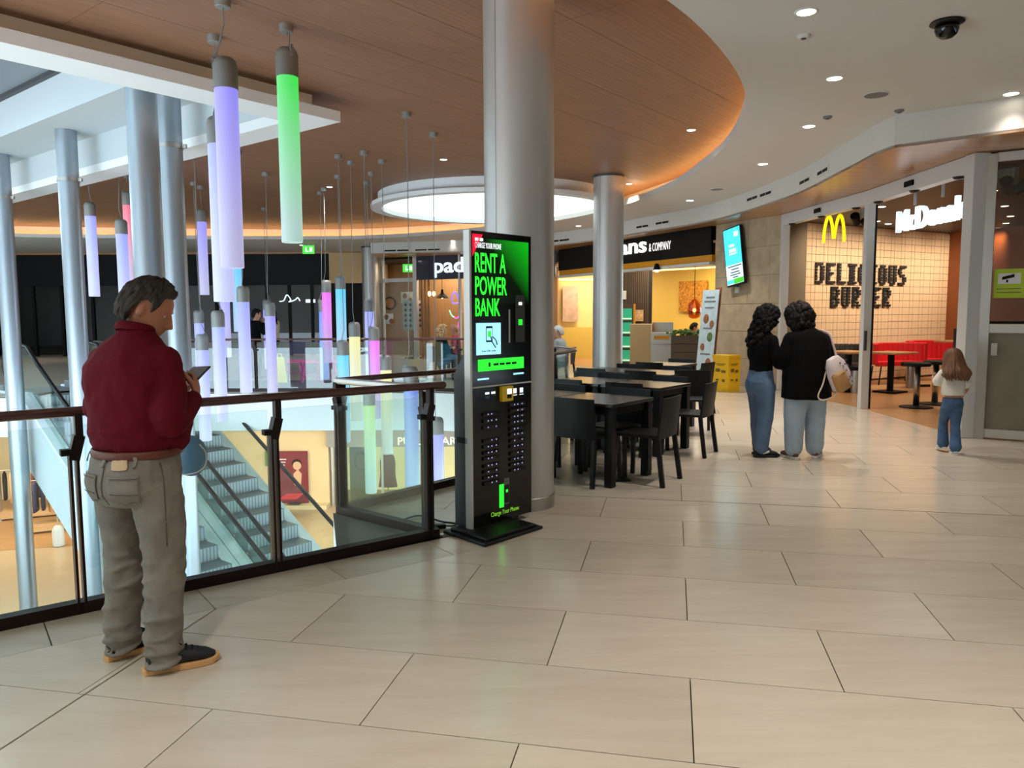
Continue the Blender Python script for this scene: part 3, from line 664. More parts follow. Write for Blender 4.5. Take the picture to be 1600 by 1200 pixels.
clothes_rail('clothes rail near the wall of the lower shop', (-12.5, 23.4, -4.5), .2, 7, 'rail near the lower shop wall', 9)
sg = thing('floor_stand', 'white bottle-shaped floor stand on the lower shop floor', 'stand', (-11.8, 19.5, -4.5))
MB().lathe([(.1, 0), (.14, .02), (.14, .42), (.09, .52), (.05, .55)], 16).build('body', 'alu_white', sg, 'auto'); MB().tube([(0, 0, .5), (0, 0, 1.7)], .015, 6).build('pole', 'steel', sg)
MB().box2((-24, 24.5, -4.5), (-9, 24.8, -.7)).build('wall_lower_left', 'cream_wall')['kind'] = 'structure'
area('lower_shop_light', (-14, 19.5, -1.0), 5, 260, (1, .88, .70), size_y=4)
area('lower_mall_light', (-5, 19.5, -.95), 7, 330, (1, .90, .75), size_y=4)
# ------------------------------------------------------------------ lettering
_tm = {}
def text_mesh(s, bold=0.0, depth=.02, spacing=1.0):
    k = (s, bold, depth, spacing)
    if k in _tm: return _tm[k].copy()
    c = bpy.data.curves.new('lettering', 'FONT'); c.body = s; c.size = 1; c.offset = bold; c.extrude = depth; c.space_character = spacing; c.resolution_u = 3
    o = bpy.data.objects.new('lettering', c); COL.objects.link(o); dg = bpy.context.evaluated_depsgraph_get(); me = bpy.data.meshes.new_from_object(o.evaluated_get(dg))
    bpy.data.objects.remove(o); bpy.data.curves.remove(c)
    xs = [v.co.x for v in me.vertices]; ys = [v.co.y for v in me.vertices]; x0, x1, y0, y1 = min(xs), max(xs), min(ys), max(ys)
    for v in me.vertices: v.co.x = (v.co.x-x0)/(x1-x0); v.co.y = (v.co.y-y0)/(y1-y0)
    _tm[k] = me; return me.copy()
def word(s, mt, parent, origin, right, up, width, height, bold=0.0, depth=.02, name='lettering', spacing=1.0, thick=None):
    me = text_mesh(s, bold, depth, spacing); right, up = Vector(right).normalized(), Vector(up).normalized(); nr = right.cross(up)
    zt = 1.0 if thick is None else thick/(2*max(depth, 1e-6)); o_ = Vector(origin)
    for v in me.vertices: c = v.co.copy(); v.co = o_ + right*c.x*width + up*c.y*height + nr*c.z*zt
    me.update(); return link(name, me, mt, parent, world=True)
UP = Vector((0, 0, 1))
def wall_bar(mb, p, q, z0, z1, t, side=0.0):    # upright slab from p to q (plan), thickness t, shifted sideways
    p, q = Vector(p), Vector(q); d = (q-p).normalized(); n = Vector((-d.y, d.x))
    return mb.frame((p.x+n.x*(side-t/2), p.y+n.y*(side-t/2), z0), (d.x, d.y, 0), (n.x, n.y, 0), UP, ((q-p).length, t, z1-z0))
sp0, sp1 = at(621, 690, 23.2), at(713, 690, 23.2)
word('PULL&BEAR', 'sign_cream', SIGN_LOW, (sp0.x, 23.28, sp0.z-.12), (1, 0, 0), UP, (sp1.x-sp0.x), .24, bold=.005, depth=.02, thick=.02, name='sign_lettering')
# ------------------------------------------------------------------ burger restaurant
mat('dark_ceiling', (58, 46, 38), .5); mat('peach_tile', (230, 194, 154), .3, noise_amt=.04); mat('grout', (84, 56, 40), .8); mat('letter_black', (20, 16, 15), .6)
mat('brown_wall', (150, 84, 44), .5); mat('frost', (122, 116, 96), .35, noise_amt=.08, noise_scale=5, spec=.6); mat('lime_sheet', (176, 204, 40), .5); mat('red_seat', (206, 32, 36), .4); mat('dark_weave', (64, 58, 54), .8, noise_amt=.2, noise_scale=40)
wood_mat('table_wood', (196, 142, 92), .35)
glow('arch_yellow', (255, 214, 8), 1.05); glow('sign_white', (222, 238, 244), .8)
P0, P1, P2, P3 = Vector((5.12, 14.55)), Vector((5.40, 11.75)), Vector((5.38, 9.05)), Vector((8.2, 7.1))
rest = [P0, P1, P2, P3, Vector((12, 6.5)), Vector((12, 20)), Vector((5.0, 15.4))]
MB().prism(rest, 0, .004).build('floor_restaurant', 'wood_floor')['kind'] = 'structure'
MB().prism(rest, 3.24, 3.29).build('ceiling_restaurant', 'dark_ceiling')['kind'] = 'structure'
sf = thing('restaurant_entrance', 'white metal framed entrance of the burger restaurant', 'shopfront', (P1.x, P1.y, 0))
for a, b in ((P0, P1), (P1, P2)):
    MBx = MB(); wall_bar(MBx, a, b, 3.09, 3.29, .14); MBx.build('header', 'alu_white', sf, world=True)
    for t in (.12, .5, .88):
        c = a.lerp(b, t); MB().lathe([(.0, -.03), (.05, -.025), (.07, 0)], 14, (c.x-.03, c.y, 3.09), caps=False).build('sensor', 'black_plastic', sf, True, world=True)
    c = a.lerp(b, .48); MB().box((c.x-.08, c.y, 3.19), (.03, .22, .07), 0).build('door_sensor', 'black_matte', sf, world=True)
for p, w in ((P0, .13), (P1, .12), (P2, .19)):
    MB().box((p.x, p.y, 1.645), (w, w, 3.29)).build('jamb', 'alu_white', sf, world=True, bevel=.006)
MB().box((P1.x+.075, P1.y-.035, 1.54), (.03, .05, 3.08)).build('door_edge', 'black_matte', sf, world=True)
MB().box((P1.x-.05, P1.y-.12, 1.05), (.03, .04, .3)).build('handle', 'dark_grey', sf, world=True)
wd = (P3-P2).normalized(); ws = P2+wd*.1
win = thing('window_panel', 'tall glazed panel with frosted lower half beside the restaurant entrance', 'window', (ws.x, ws.y, 0), kind='structure')
mb = MB(); wall_bar(mb, ws, ws+wd*.1, 0, 3.27, .1); mb.build('frame_post', 'steel', win, world=True)
for z0, z1 in ((0.02, .12), (1.24, 1.34), (3.18, 3.28)):
    mb = MB(); wall_bar(mb, ws+wd*.1, P3, z0, z1, .07); mb.build('frame_rail', 'steel_satin', win, world=True)
mb = MB(); wall_bar(mb, ws+wd*.1, P3, 1.345, 1.375, .05); mb.build('seal', 'black_matte', win, world=True)
mb = MB(); wall_bar(mb, ws+wd*.1, P3, .12, 1.24, .02); mb.build('frosted_pane', 'frost', win, world=True)
mb = MB(); wall_bar(mb, ws+wd*.1, P3, 1.375, 3.18, .012); mb.build('clear_pane', 'glass_shop', win, world=True)
wn = Vector((wd.y, -wd.x))
wn = wn if wn.dot(ws) < 0 else -wn
def winpt(t, z, off=.02): p = ws+wd*t+wn*off; return Vector((p.x, p.y, z))
WD3 = Vector((wd.x, wd.y, 0))
MB().frame(winpt(.13, .98, .015), WD3, (wn.x, wn.y, 0), UP, (.06, .03, .14)).build('lock', 'steel', win, world=True)
st = thing('notice', 'lime green notice with a camera symbol on the restaurant glass', 'sign', winpt(.22, 1.65))
MB().frame(winpt(.12, 1.64, .008), WD3, (wn.x, wn.y, 0), UP, (.30, .004, .33)).build('sheet', 'lime_sheet', st, world=True)
MB().frame(winpt(.16, 1.80, .013), WD3, (wn.x, wn.y, 0), UP, (.22, .003, .12)).build('white_field', 'white_paint', st, world=True)
MB().frame(winpt(.20, 1.845, .017), (WD3+UP*.25).normalized(), (wn.x, wn.y, 0), UP, (.12, .003, .035)).frame(winpt(.24, 1.815, .017), WD3, (wn.x, wn.y, 0), UP, (.02, .003, .03)).build('camera_symbol', 'black_matte', st, world=True)
for k in range(2): MB().frame(winpt(.15, 1.74-k*.04, .013), WD3, (wn.x, wn.y, 0), UP, (.24, .003, .008)).build('text_line', 'olive', st, world=True)
# tiled wall with striped lettering
Q0, Q1 = Vector((5.25, 15.05)), Vector((10.0, 17.7)); qd = (Q1-Q0).normalized(); qn = Vector((qd.y, -qd.x)); QL = (Q1-Q0).length
mb = MB(); wall_bar(mb, Q0, Q1, 0, 3.25, .1, .055); tw = mb.build('wall_tiled', 'grout'); tag(tw, 'peach tiled wall inside the burger restaurant', kind='structure')
mb = MB(); tx, tz = .118, .152
for i in range(int(QL/tx)):
    for k in range(21):
        p = Q0+qd*(i*tx+.004); h = .004+.002*((i*7+k*3) % 3)
        mb.frame((p.x, p.y, k*tz+.05), (qd.x, qd.y, 0), (qn.x, qn.y, 0), UP, (tx-.008, h, tz-.008))
tl = mb.build('wall_tiles', 'peach_tile', tw); tl['kind'] = 'stuff'
FONT = {'D': '11110 10011 10011 10011 10011 10011 11110', 'E': '11111 11000 11000 11110 11000 11000 11111', 'L': '11000 11000 11000 11000 11000 11000 11111', 'I': '11111 01110 01110 01110 01110 01110 11111',
        'C': '01111 11000 11000 11000 11000 11000 01111', 'O': '01110 11011 11011 11011 11011 11011 01110', 'U': '11011 11011 11011 11011 11011 11011 01110', 'S': '01111 11000 11000 01110 00011 00011 11110',
        'B': '11110 11011 11011 11110 11011 11011 11110', 'R': '11110 11011 11011 11110 11100 11010 11011', 'G': '01111 11000 11000 11011 11001 11001 01111'}
def striped(text, label, s0, s1, z0, z1):
    c = Q0+qd*s0; w = thing('wall_lettering', label, 'lettering', (c.x, c.y, z0)); cw = (s1-s0)/(len(text)*6.3-1.3); rh = (z1-z0)/7
    for i, ch in enumerate(text):
        mb = MB()
        for r, row in enumerate(FONT[ch].split()):
            j = 0
            while j < 5:
                if row[j] == '1':
                    e = j
                    while e < 5 and row[e] == '1': e += 1
                    p = Q0+qd*(s0+(i*6.3+j)*cw)+qn*.012; mb.frame((p.x, p.y, z1-(r+1)*rh+rh*.1), (qd.x, qd.y, 0), (qn.x, qn.y, 0), UP, ((e-j)*cw, .03, rh*.82)); j = e
                else: j += 1
        mb.build('letter', 'letter_black', w, world=True)
striped('DELICIOUS', 'black striped letters DELICIOUS on the peach tiled wall', .92, 3.82, 2.05, 2.47)
striped('BURGER', 'black striped letters BURGER below the word DELICIOUS', 1.40, 3.32, 1.58, 2.00)
mb = MB(); wall_bar(mb, Q1, Vector((10.9, 15.6)), 0, 3.25, .1); mb.build('wall_brown', 'brown_wall')['kind'] = 'structure'
mb = MB(); wall_bar(mb, Vector((10.9, 15.6)), Vector((12, 6.5)), 0, 3.25, .1); mb.build('wall_back', 'dark_ceiling')['kind'] = 'structure'
# golden arches
ar = thing('arches_sign', 'glowing yellow double arch sign hanging in the restaurant entrance', 'sign', (5.56, 13.42, 2.68), math.radians(-50))
for s in (-1, 1):
    pts = [(s*.185, 0, 0), (s*.178, 0, .16), (s*.162, 0, .29), (s*.136, 0, .40), (s*.10, 0, .445), (s*.07, 0, .415), (s*.04, 0, .31), (s*.018, 0, .17), (s*.004, 0, .06)]
    MB().tube(catmull(pts, 4), [(.028, .022)]*33, 8).build('arch', 'arch_yellow', ar, True)
    MB().tube([(s*.10, 0, .44), (s*.10, 0, .56)], .012, 6).build('hanger', 'alu_white', ar)
nm = thing('name_sign', 'white glowing restaurant name sign hanging behind the entrance header', 'sign', (5.8, 11.4, 2.7))
s0, s1 = Vector((5.80, 11.70)), Vector((5.72, 8.35)); sd = (s1-s0).normalized()
word("McDonald's", 'sign_white', nm, (s0.x, s0.y, 2.66), (sd.x, sd.y, 0), UP, 2.16, .33, bold=.012, depth=.1, thick=.06)
for t in (.5, 1.25, 2.2): MB().box((s0.x+sd.x*t, s0.y+sd.y*t, 3.13), (.03, .03, .24)).build('hanger', 'alu_white', nm, world=True)
# restaurant furniture
def pub_table(label, x, y, w, d, h, rz=0.0):
    t = thing('restaurant_table', label, 'table', (x, y, .004), rz); MB().box((0, 0, h-.02), (w, d, .035)).build('table_top', 'table_wood', t, bevel=.008)
    MB().box((0, 0, h/2-.02), (.08, .08, h-.05)).build('pedestal', 'black_matte', t); MB().box((0, 0, .015), (.45, .4, .03)).build('foot', 'black_matte', t); return t
pub_table('wooden restaurant table beside the checked bench', 6.3, 14.35, .7, .6, .75, .5); pub_table('wooden restaurant table in front of the red bench', 6.95, 14.05, .7, .6, .75, .5)
pub_table('high wooden restaurant table right of the red bench', 8.35, 14.2, 1.0, .5, .95, .5); pub_table('higher wooden restaurant ledge by the brown wall', 9.3, 15.2, 1.1, .45, 1.05, .5)
def bench(label, x, y, w, mt, rz, hb=.84):
    t = thing('bench_seat', label, 'bench', (x, y, .004), rz); vs = []
    mb = MB(); N = 16
    for i in range(N):      # curved upholstered back
        a0, a1 = math.pi*i/N, math.pi*(i+1)/N; p = (math.cos(a0)*w/2, math.sin(a0)*.42); q = (math.cos(a1)*w/2, math.sin(a1)*.42); mb.bar((p[0], p[1], (hb+.42)/2), (q[0], q[1], (hb+.42)/2), .09, hb-.42)
    mb.build('backrest', mt, t, bevel=.02)
    MB().prism([(math.cos(math.pi*i/N)*w*.47, math.sin(math.pi*i/N)*.38-.02) for i in range(N+1)], .38, .47).build('seat', mt, t, bevel=.02)
    for sx in (-1, 1):
        for yy in (.05, .28): MB().tube([(sx*w*.36, yy, .38), (sx*w*.4, yy, 0)], .014, 6).build('leg', 'black_matte', t)
    return t
bench('red curved bench seat in the restaurant', 7.9, 15.55, 1.25, 'red_seat', .3); bench('second red bench seat behind the first one', 8.95, 16.3, 1.1, 'red_seat', .3, .86)
bench('grey checked bench seat by the tiled wall', 6.45, 15.05, 1.1, 'dark_weave', .4)
def stool(label, p, h, r=.19):
    t = thing('bar_stool', label, 'stool', (p.x, p.y, .004)); MB().lathe([(r*.9, h-.06), (r, h-.045), (r, h-.015), (r*.92, h)], 24).build('seat', 'black_matte', t, 'auto')
    MB().tube([(0, 0, .03), (0, 0, h-.05)], .045, 12).build('pole', 'steel', t, True); MB().lathe([(.24, 0), (.24, .015), (.06, .035)], 24).build('foot', 'black_matte', t, 'auto'); MB().tube([(0, 0, .34), (.2, 0, .34)], .02, 8).build('footrest', 'black_matte', t)
stool('black bar stool on a steel pole nearest the entrance', unproject(1431, 637), .70); stool('black bar stool partly behind the child', unproject(1460, 632), .70)
for k, (px, py) in enumerate(((1338, 614), (1424, 606))):
    p = unproject(px, py); t = thing('round_stool', ('low steel drum stool beside the checked bench', 'low steel drum stool below the red bench')[k], 'stool', (p.x, p.y, .004)); MB().lathe([(.11, 0), (.11, .42)], 20).build('drum', 'steel', t, 'auto'); MB().lathe([(.2, .42), (.21, .44), (.21, .48), (.19, .5)], 20).build('seat', 'black_matte', t, 'auto')
for x_, y_ in ((6.6, 13.4), (7.8, 12.2), (8.6, 14.6), (7.2, 10.6), (9.4, 12.4)): spot('restaurant_beam', (x_, y_, 3.22), 95, (1, .87, .70), 130)
for t_ in (.12, .32, .52, .74, .94):  # unseen spots added to brighten the tiled wall
    c_ = Q0.lerp(Q1, t_)+qn*1.3; g_ = Q0.lerp(Q1, t_); spot('wall_fill_spot', (c_.x, c_.y, 3.2), 120, (1, .88, .70), 110, 1.0, .1, (g_.x, g_.y, 1.7))
for k, (px, py) in enumerate(((1378, 322), (1388, 349), (1480, 337), (1446, 357), (1537, 298), (1552, 297), (1570, 321), (1579, 337), (1572, 348), (1590, 355), (1370, 345))):
    p = unproject(px, py, 3.24)
    if p.y > 16 or not inside(p, rest): continue
    t = thing('downlight', 'lit lamp in the dark restaurant ceiling, '+('leftmost, under the header', 'just left of the name sign', 'right of the name sign', 'below the name sign', 'behind the right glass, top left', 'behind the right glass, second', 'behind the right glass, second row', 'behind the right glass, third row', 'behind the right glass, lowest left', 'behind the right glass, lowest right', 'left of the name sign, lowest')[k], 'ceiling light', (p.x, p.y, 3.24), group='restaurant ceiling lamps'); MB().lathe([(.07, -.012), (.07, 0)], 16).build('trim_ring', 'alu_white', t); MB().lathe([(.055, -.016), (.055, -.012)], 16).build('lens', 'lamp_lens', t)
for k, (px, py, lab) in enumerate(((1347, 330, 'black spotlight pair hanging behind the entrance header'), (1587, 262, 'black spotlight hanging behind the right glass panel'))):
    p = at(px, py, 13.0 if k == 0 else 9.6); t = thing('track_spotlight', lab, 'spotlight', (p.x, p.y, 3.24)); MB().box((0, 0, -.1), (.05, .05, .2)).build('stem', 'alu_white', t)
    for s in (-1, 1): o = MB().lathe([(.06, -.1), (.075, .1)], 14).build('head', 'black_matte', t, 'auto'); o.location = (s*.1, 0, -.22); o.rotation_euler = (math.radians(60), 0, s*.6)
p = at(1569, 270, 9.7); t = thing('hanging_notice', 'small white board hanging on a rod behind the right glass panel', 'sign', (p.x, p.y, p.z)); MB().box((0, 0, 0), (.16, .02, .11), -.6).build('board', 'white_paint', t); MB().tube([(0, 0, .05), (0, 0, 3.24-p.z)], .012, 6).build('rod', 'alu_white', t)
glow('bottle_amber', (230, 90, 30), .25); mat('tray_yellow', (232, 170, 28), .4)
p = at(1580, 505, 10.6); t = thing('counter', 'dark counter with a yellow tray rail behind the right glass panel', 'counter', (p.x+.5, p.y, .004), -.6); MB().box((0, 0, .62), (2.2, .5, 1.24)).build('body', 'dark_ceiling', t); MB().box((0, -.2, 1.29), (1.6, .16, .1)).build('tray_rail', 'tray_yellow', t, bevel=.03)
# ------------------------------------------------------------------ stone pier with the tilted screen
mat('stone', (178, 158, 130), .6, noise_amt=.14, noise_scale=5, bump=.15, bump_scale=25); mat('stone_joint', (120, 104, 84), .9)
A_, B_, C_ = Vector((4.30, 16.3)), Vector((4.96, 14.85)), Vector((5.10, 14.62))
pier = MB().prism([A_, B_, C_, Vector((5.7, 15.0)), Vector((5.2, 16.8))], 0, ZSOF).build('wall_pier', 'stone_joint'); tag(pier, 'beige stone clad pier between the two restaurants', kind='structure')
rnd = random.Random(4)
for (a, b) in ((A_, B_), (B_, C_)):
    d = (b-a).normalized(); n = Vector((-d.y, d.x)); n = n if n.dot(a) < 0 else -n; L = (b-a).length
    for k in range(6):
        z0, z1 = k*.55+.004, (k+1)*.55-.004; cuts = [0, L] if L < 1 else ([0, L*.62, L] if k % 2 else [0, L*.3, L])
        for i in range(len(cuts)-1):
            p = a+d*(cuts[i]+.003); MB().frame((p.x, p.y, z0), (d.x, d.y, 0), (n.x, n.y, 0), UP, (cuts[i+1]-cuts[i]-.006, .015+.004*rnd.random(), z1-z0)).build('stone_slab', 'stone', pier)
pd = (B_-A_).normalized(); pn = Vector((-pd.y, pd.x)); pn = pn if pn.dot(A_) < 0 else -pn
sc_c = A_+pd*.72+pn*.16
glow('screen_cyan', (62, 200, 232), .95); glow('screen_white', (206, 236, 240), .9); glow('screen_green', (60, 170, 40), .8); glow('screen_ink', (20, 60, 70), .3)
tv = thing('display_screen', 'tilted portrait advertising screen on the stone pier', 'screen', (sc_c.x, sc_c.y, 2.66))
sr = (Vector((pd.x, pd.y, 0))*math.cos(math.radians(9))+UP*math.sin(math.radians(9))); su = Vector((pn.x, pn.y, 0)).cross(sr); su = su if su.z > 0 else -su; sn = Vector((pn.x, pn.y, 0))
c3 = Vector((sc_c.x, sc_c.y, 2.60))
def scr(mb, x, y, w, h, off, t=.004): return mb.frame(c3+sr*(x-w/2)+su*(y-h/2)+sn*off, sr, su, sn, (w, h, t))
scr(MB(), 0, 0, .52, 1.17, -.06, .06).build('housing', 'black_plastic', tv, world=True)
scr(MB(), 0, .2, .48, .73, 0).build('blue_field', 'screen_cyan', tv, world=True); scr(MB(), 0, -.36, .48, .39, 0).build('white_field', 'screen_white', tv, world=True)
scr(MB(), .1, -.50, .28, .1, .005).build('green_graphic', 'screen_green', tv, world=True); scr(MB(), -.13, -.5, .2, .08, .005).build('blue_graphic', 'screen_cyan', tv, world=True)
for x, y, w, h in ((.13, .43, .12, .1), (-.02, .22, .16, .05), (-.0, .12, .2, .07), (0, .05, .22, .03)): scr(MB(), x, y, w, h, .005).build('white_print', 'screen_white', tv, world=True)
for y, w in ((-.2, .4), (-.26, .22), (-.32, .26), (-.37, .3), (-.42, .16)): scr(MB(), .02, y, w, .022, .005).build('text_line', 'screen_ink', tv, world=True)
MB().frame(Vector((sc_c.x-pn.x*.16, sc_c.y-pn.y*.16, 2.5)), (pd.x, pd.y, 0), (pn.x, pn.y, 0), UP, (.1, .1, .2)).build('wall_bracket', 'black_matte', tv, world=True)
bx = A_+pd*.72+pn*.03; sb = thing('socket_box', 'small white socket box under the tilted screen', 'socket', (bx.x, bx.y, 1.93)); MB().box((0, 0, 0), (.12, .06, .12), math.atan2(pd.y, pd.x)).build('box', 'white_paint', sb, bevel=.01); MB().tube([(0, 0, .06), (0, 0, .16)], .008, 6).build('cable', 'black_matte', sb)
# yellow bin and roll-up banner
mat('bin_yellow', (240, 190, 10), .45); mat('bin_ink', (110, 84, 8), .6)
pb = unproject(1136, 612); yb = thing('recycling_bin', 'yellow cardboard recycling bin with printed pictograms', 'bin', (pb.x+.02, pb.y+.15, 0), math.radians(38))
MB().box((0, 0, .32), (.36, .36, .64)).build('body', 'bin_yellow', yb); MB().box((0, 0, .66), (.38, .38, .05)).build('lid', 'bin_yellow', yb)
for f in range(2):
    for x, z, w, h in ((0, .52, .22, .012), (0, .495, .16, .008), (-.06, .40, .1, .06), (.07, .38, .09, .05), (-.07, .22, .07, .03), (.07, .21, .06, .05)):
        o = MB().box((x, -.184, z), (w, .004, h)).build('pictogram', 'bin_ink', yb); o.rotation_euler = (0, 0, -f*math.pi/2)
p0, p1 = unproject(1086, 606), unproject(1110, 608)
rb = thing('rollup_banner', 'leaning roll-up banner with food pictures beside the yellow bin', 'banner', ((p0.x+p1.x)/2, (p0.y+p1.y)/2, 0))
bd = Vector((.32, -.947, 0)); bc = Vector(rb.location); lean = (UP+Vector((.075, .0, 0))).normalized(); bn = bd.cross(lean); 
mat('banner_blue', (196, 214, 222), .5, noise_amt=.12, noise_scale=9); mat('food_brown', (150, 92, 52), .6, noise_amt=.3, noise_scale=14); mat('food_green', (96, 120, 64), .6, noise_amt=.3, noise_scale=14)
MB().frame(bc-bd*.28+UP*.06, bd, bn, lean, (.56, .012, 1.86)).build('sheet', 'banner_blue', rb, world=True)
MB().frame(bc+bd*.1-bn*.03+UP*.06, bd, bn, lean, (.2, .012, 1.9)).build('back_support', 'brown_wall', rb, world=True)
MB().frame(bc-bd*.3-bn*.08, bd, bn, UP, (.62, .18, .06)).build('base', 'black_plastic', rb, world=True)
rnd = random.Random(11)
for sgn in (1, -1):
    for i, (x, z) in enumerate(((-.1, .25), (.12, .45), (-.12, .75), (.1, .95), (.13, 1.2), (-.08, 1.3))):
        q = bc+bd*x+lean*z+UP*.06+bn*(.014 if sgn > 0 else -.004); o = MB().lathe([(.075+.02*(i % 2), 0), (.07, .004)], 12).build('food_print', 'food_brown' if i % 3 else 'food_green', rb, world=True)
        o.data.transform(Matrix(((bd.x, lean.x, bn.x, q.x), (bd.y, lean.y, bn.y, q.y), (bd.z, lean.z, bn.z, q.z), (0, 0, 0, 1))))
    for z, w in ((1.7, .3), (1.62, .38), (1.5, .3), (.6, .34), (1.1, .3)): q = bc-bd*w/2+lean*z+UP*.06+bn*(.013 if sgn > 0 else -.003); MB().frame(q, bd, bn, lean, (w, .002, .03)).build('text_line', 'mid_grey', rb, world=True)
# ------------------------------------------------------------------ sandwich restaurant
F0, F1 = Vector((1.42, 22.6)), Vector((4.27, 16.45)); fd = (F1-F0).normalized(); fn = Vector((fd.y, -fd.x)); fn = fn if fn.dot(F0) < 0 else -fn
FD3, FN3 = Vector((fd.x, fd.y, 0)), Vector((fn.x, fn.y, 0)); FL = (F1-F0).length
mat('yellow_strip', (226, 150, 20), .5); mat('yellow_wall', (216, 184, 84), .6); mat('warm_cream', (240, 206, 138), .6); mat('slat_brown', (88, 70, 52), .6); mat('pale_panel', (206, 170, 120), .55)
glow('warm_strip', (255, 222, 120), 3.0)
pf = thing('shop_fascia', 'long black shop sign board with bold white lettering and a yellow lower band', 'sign', (F0.x, F0.y, 2.7))
mb = MB(); wall_bar(mb, F0, F1, 2.70, ZSOF, .12); mb.build('board', 'black_matte', pf, world=True)
mb = MB(); wall_bar(mb, F0, F1, 2.55, 2.70, .16, -.05 if fn.dot(Vector((-fd.y, fd.x))) > 0 else .05); mb.build('yellow_band', 'yellow_strip', pf, world=True)
mb = MB(); wall_bar(mb, F0, F1, 2.49, 2.55, .2); mb.build('head_rail', 'alu_white', pf, world=True)
def fpt(s, z, off=.07): p = F0+fd*s+fn*off; return Vector((p.x, p.y, z))
glow('letters_lit', (238, 236, 232), .75)
word('pans', 'letters_lit', pf, fpt(FL*.42, 2.80), FD3, UP, FL*.235, .38, bold=.02, depth=.03, thick=.04); word('& COMPANY', 'letters_lit', pf, fpt(FL*.67, 2.92), FD3, UP, FL*.125, .19, bold=-.005, depth=.03, thick=.008)
q = fpt(FL*.74, 2.52, .18); wl = thing('wall_spotlight', 'small lit spotlight under the yellow band of the sign board', 'spotlight', q); MB().lathe([(.0, .1), (.05, .08), (.08, -.06)], 14, caps=False).build('shade', 'black_matte', wl, True); MB().ball((0, 0, -.05), .06).build('bulb', 'lamp_lens', wl, True)
room = [F0, F1, Vector((5.2, 16.8)), Vector((9.5, 19)), Vector((7, 26.5)), Vector((1.2, 26.5))]
MB().prism(room, 0, .004).build('floor_sandwich_shop', 'wood_floor')['kind'] = 'structure'
MB().prism(room, 2.95, 3.0).build('ceiling_sandwich_shop', 'warm_cream')['kind'] = 'structure'
W0, W1 = Vector((4.35, 24.2)), Vector((7.4, 20.6)); mb = MB(); wall_bar(mb, W0, W1, 0, 2.75, .1); yw = mb.build('wall_yellow', 'yellow_wall'); yw['kind'] = 'structure'
mb = MB(); wall_bar(mb, W0, W1, 2.76, 2.80, .05, .12); mb.build('light_strip', 'warm_strip', yw)
mb = MB(); wall_bar(mb, Vector((1.5, 25.4)), Vector((3.4, 25.4)), 0, 2.95, .1); cw_ = mb.build('wall_cream', 'warm_cream'); cw_['kind'] = 'structure'
MB().box((2.5, 25.28, 2.55), (1.9, .05, .05)).build('light_strip', 'warm_strip', cw_)
MB().box((2.3, 25.2, .5), (1.8, .25, 1.0)).build('bench_panel', 'yellow_wall', cw_)
def framed(label, c, w, h, rz, mt): t = thing('picture', label, 'picture', c, rz); MB().box((0, 0, 0), (w, .04, h)).build('canvas', mt, t); return t
mat('map_pink', (196, 160, 136), .6, noise_amt=.18, noise_scale=6); mat('mosaic', (186, 124, 30), .5, noise_amt=.6, noise_scale=22); mat('menu_photo', (232, 196, 150), .5, noise_amt=.35, noise_scale=12)
q = at(891, 475, 25.2); framed('pale map picture on the cream wall left of the silver column', (q.x, q.y, q.z), .5, 1.15, 0, 'map_pink')
wa = math.atan2((W1-W0).y, (W1-W0).x); q = W0.lerp(W1, .36)+Vector((-.1, -.1)); framed('brown mosaic picture on the yellow restaurant wall', (q.x, q.y, 1.95), 1.0, .9, wa, 'mosaic')
for px, Y, w, nm_ in ((997, 20.6, .55, 'wide brown slatted partition left of the yellow wall'), (975, 22.0, .4, 'slatted partition with notices right of the silver column')):
    q = at(px, 490, Y); t = thing('slatted_partition', nm_, 'partition', (q.x, q.y, .004), -.25); MB().box((0, .03, 1.45), (w, .05, 2.9)).build('backing', 'letter_black', t)
    for k in range(int(w/.05)): MB().box((-w/2+.025+k*.05, -.01, 1.45), (.034, .03, 2.9)).build('slat', 'slat_brown', t)
q = at(1013, 490, 20.9); t = thing('dark_post', 'plain dark post at the edge of the yellow wall', 'post', (q.x, q.y, .004)); MB().box((0, 0, 1.4), (.16, .2, 2.8)).build('shaft', 'letter_black', t); MB().box((0, 0, .05), (.2, .24, .1)).build('plinth', 'slat_brown', t)
q = at(995, 493, 20.54); framed('small red and cream menu picture on the slatted partition', (q.x, q.y, q.z), .34, .3, -.25, 'menu_photo')
q = at(975, 461, 21.94); framed('small white notice on the slatted partition', (q.x, q.y, q.z), .12, .24, -.25, 'white_paint')
q = at(979, 486, 21.94); framed('second small white notice on the slatted partition', (q.x, q.y, q.z), .16, .14, -.25, 'white_paint')
glow('fridge_green', (40, 150, 110), .5); glow('fridge_white', (220, 220, 200), .6)
q = at(975, 530, 20.2); t = thing('drinks_fridge', 'drinks fridge with green lit shelves beside the silver column', 'fridge', (q.x, q.y, .004), -.2); MB().box((0, .1, .85), (.5, .5, 1.7)).build('cabinet', 'slat_brown', t)
for k in range(4): MB().box((0, -.16, .35+k*.36), (.42, .02, .3)).build('shelf_glow', 'fridge_green', t); MB().box((.0, -.18, .24+k*.36), (.4, .04, .03)).build('price_rail', 'fridge_white', t)
MB().box((.27, -.14, .85), (.05, .06, 1.7)).build('door_edge', 'yellow_strip', t)
q = at(1021, 560, 18.6); t = thing('service_counter', 'steel waste station with a tray top in the sandwich shop', 'counter', (q.x, q.y, .004), -.25); MB().box((-.3, .1, .6), (.5, .6, 1.2)).build('side_panel', 'pale_panel', t); MB().box((.2, .05, .5), (.5, .55, 1.0)).build('body', 'steel_satin', t); MB().box((.2, -.23, .88), (.36, .02, .09)).build('label_plate', 'yellow_strip', t); MB().box((.2, -.24, .72), (.46, .02, .02)).build('handle', 'steel', t); MB().box((.2, .25, 1.12), (.5, .04, .24)).build('splash_back', 'steel_satin', t)
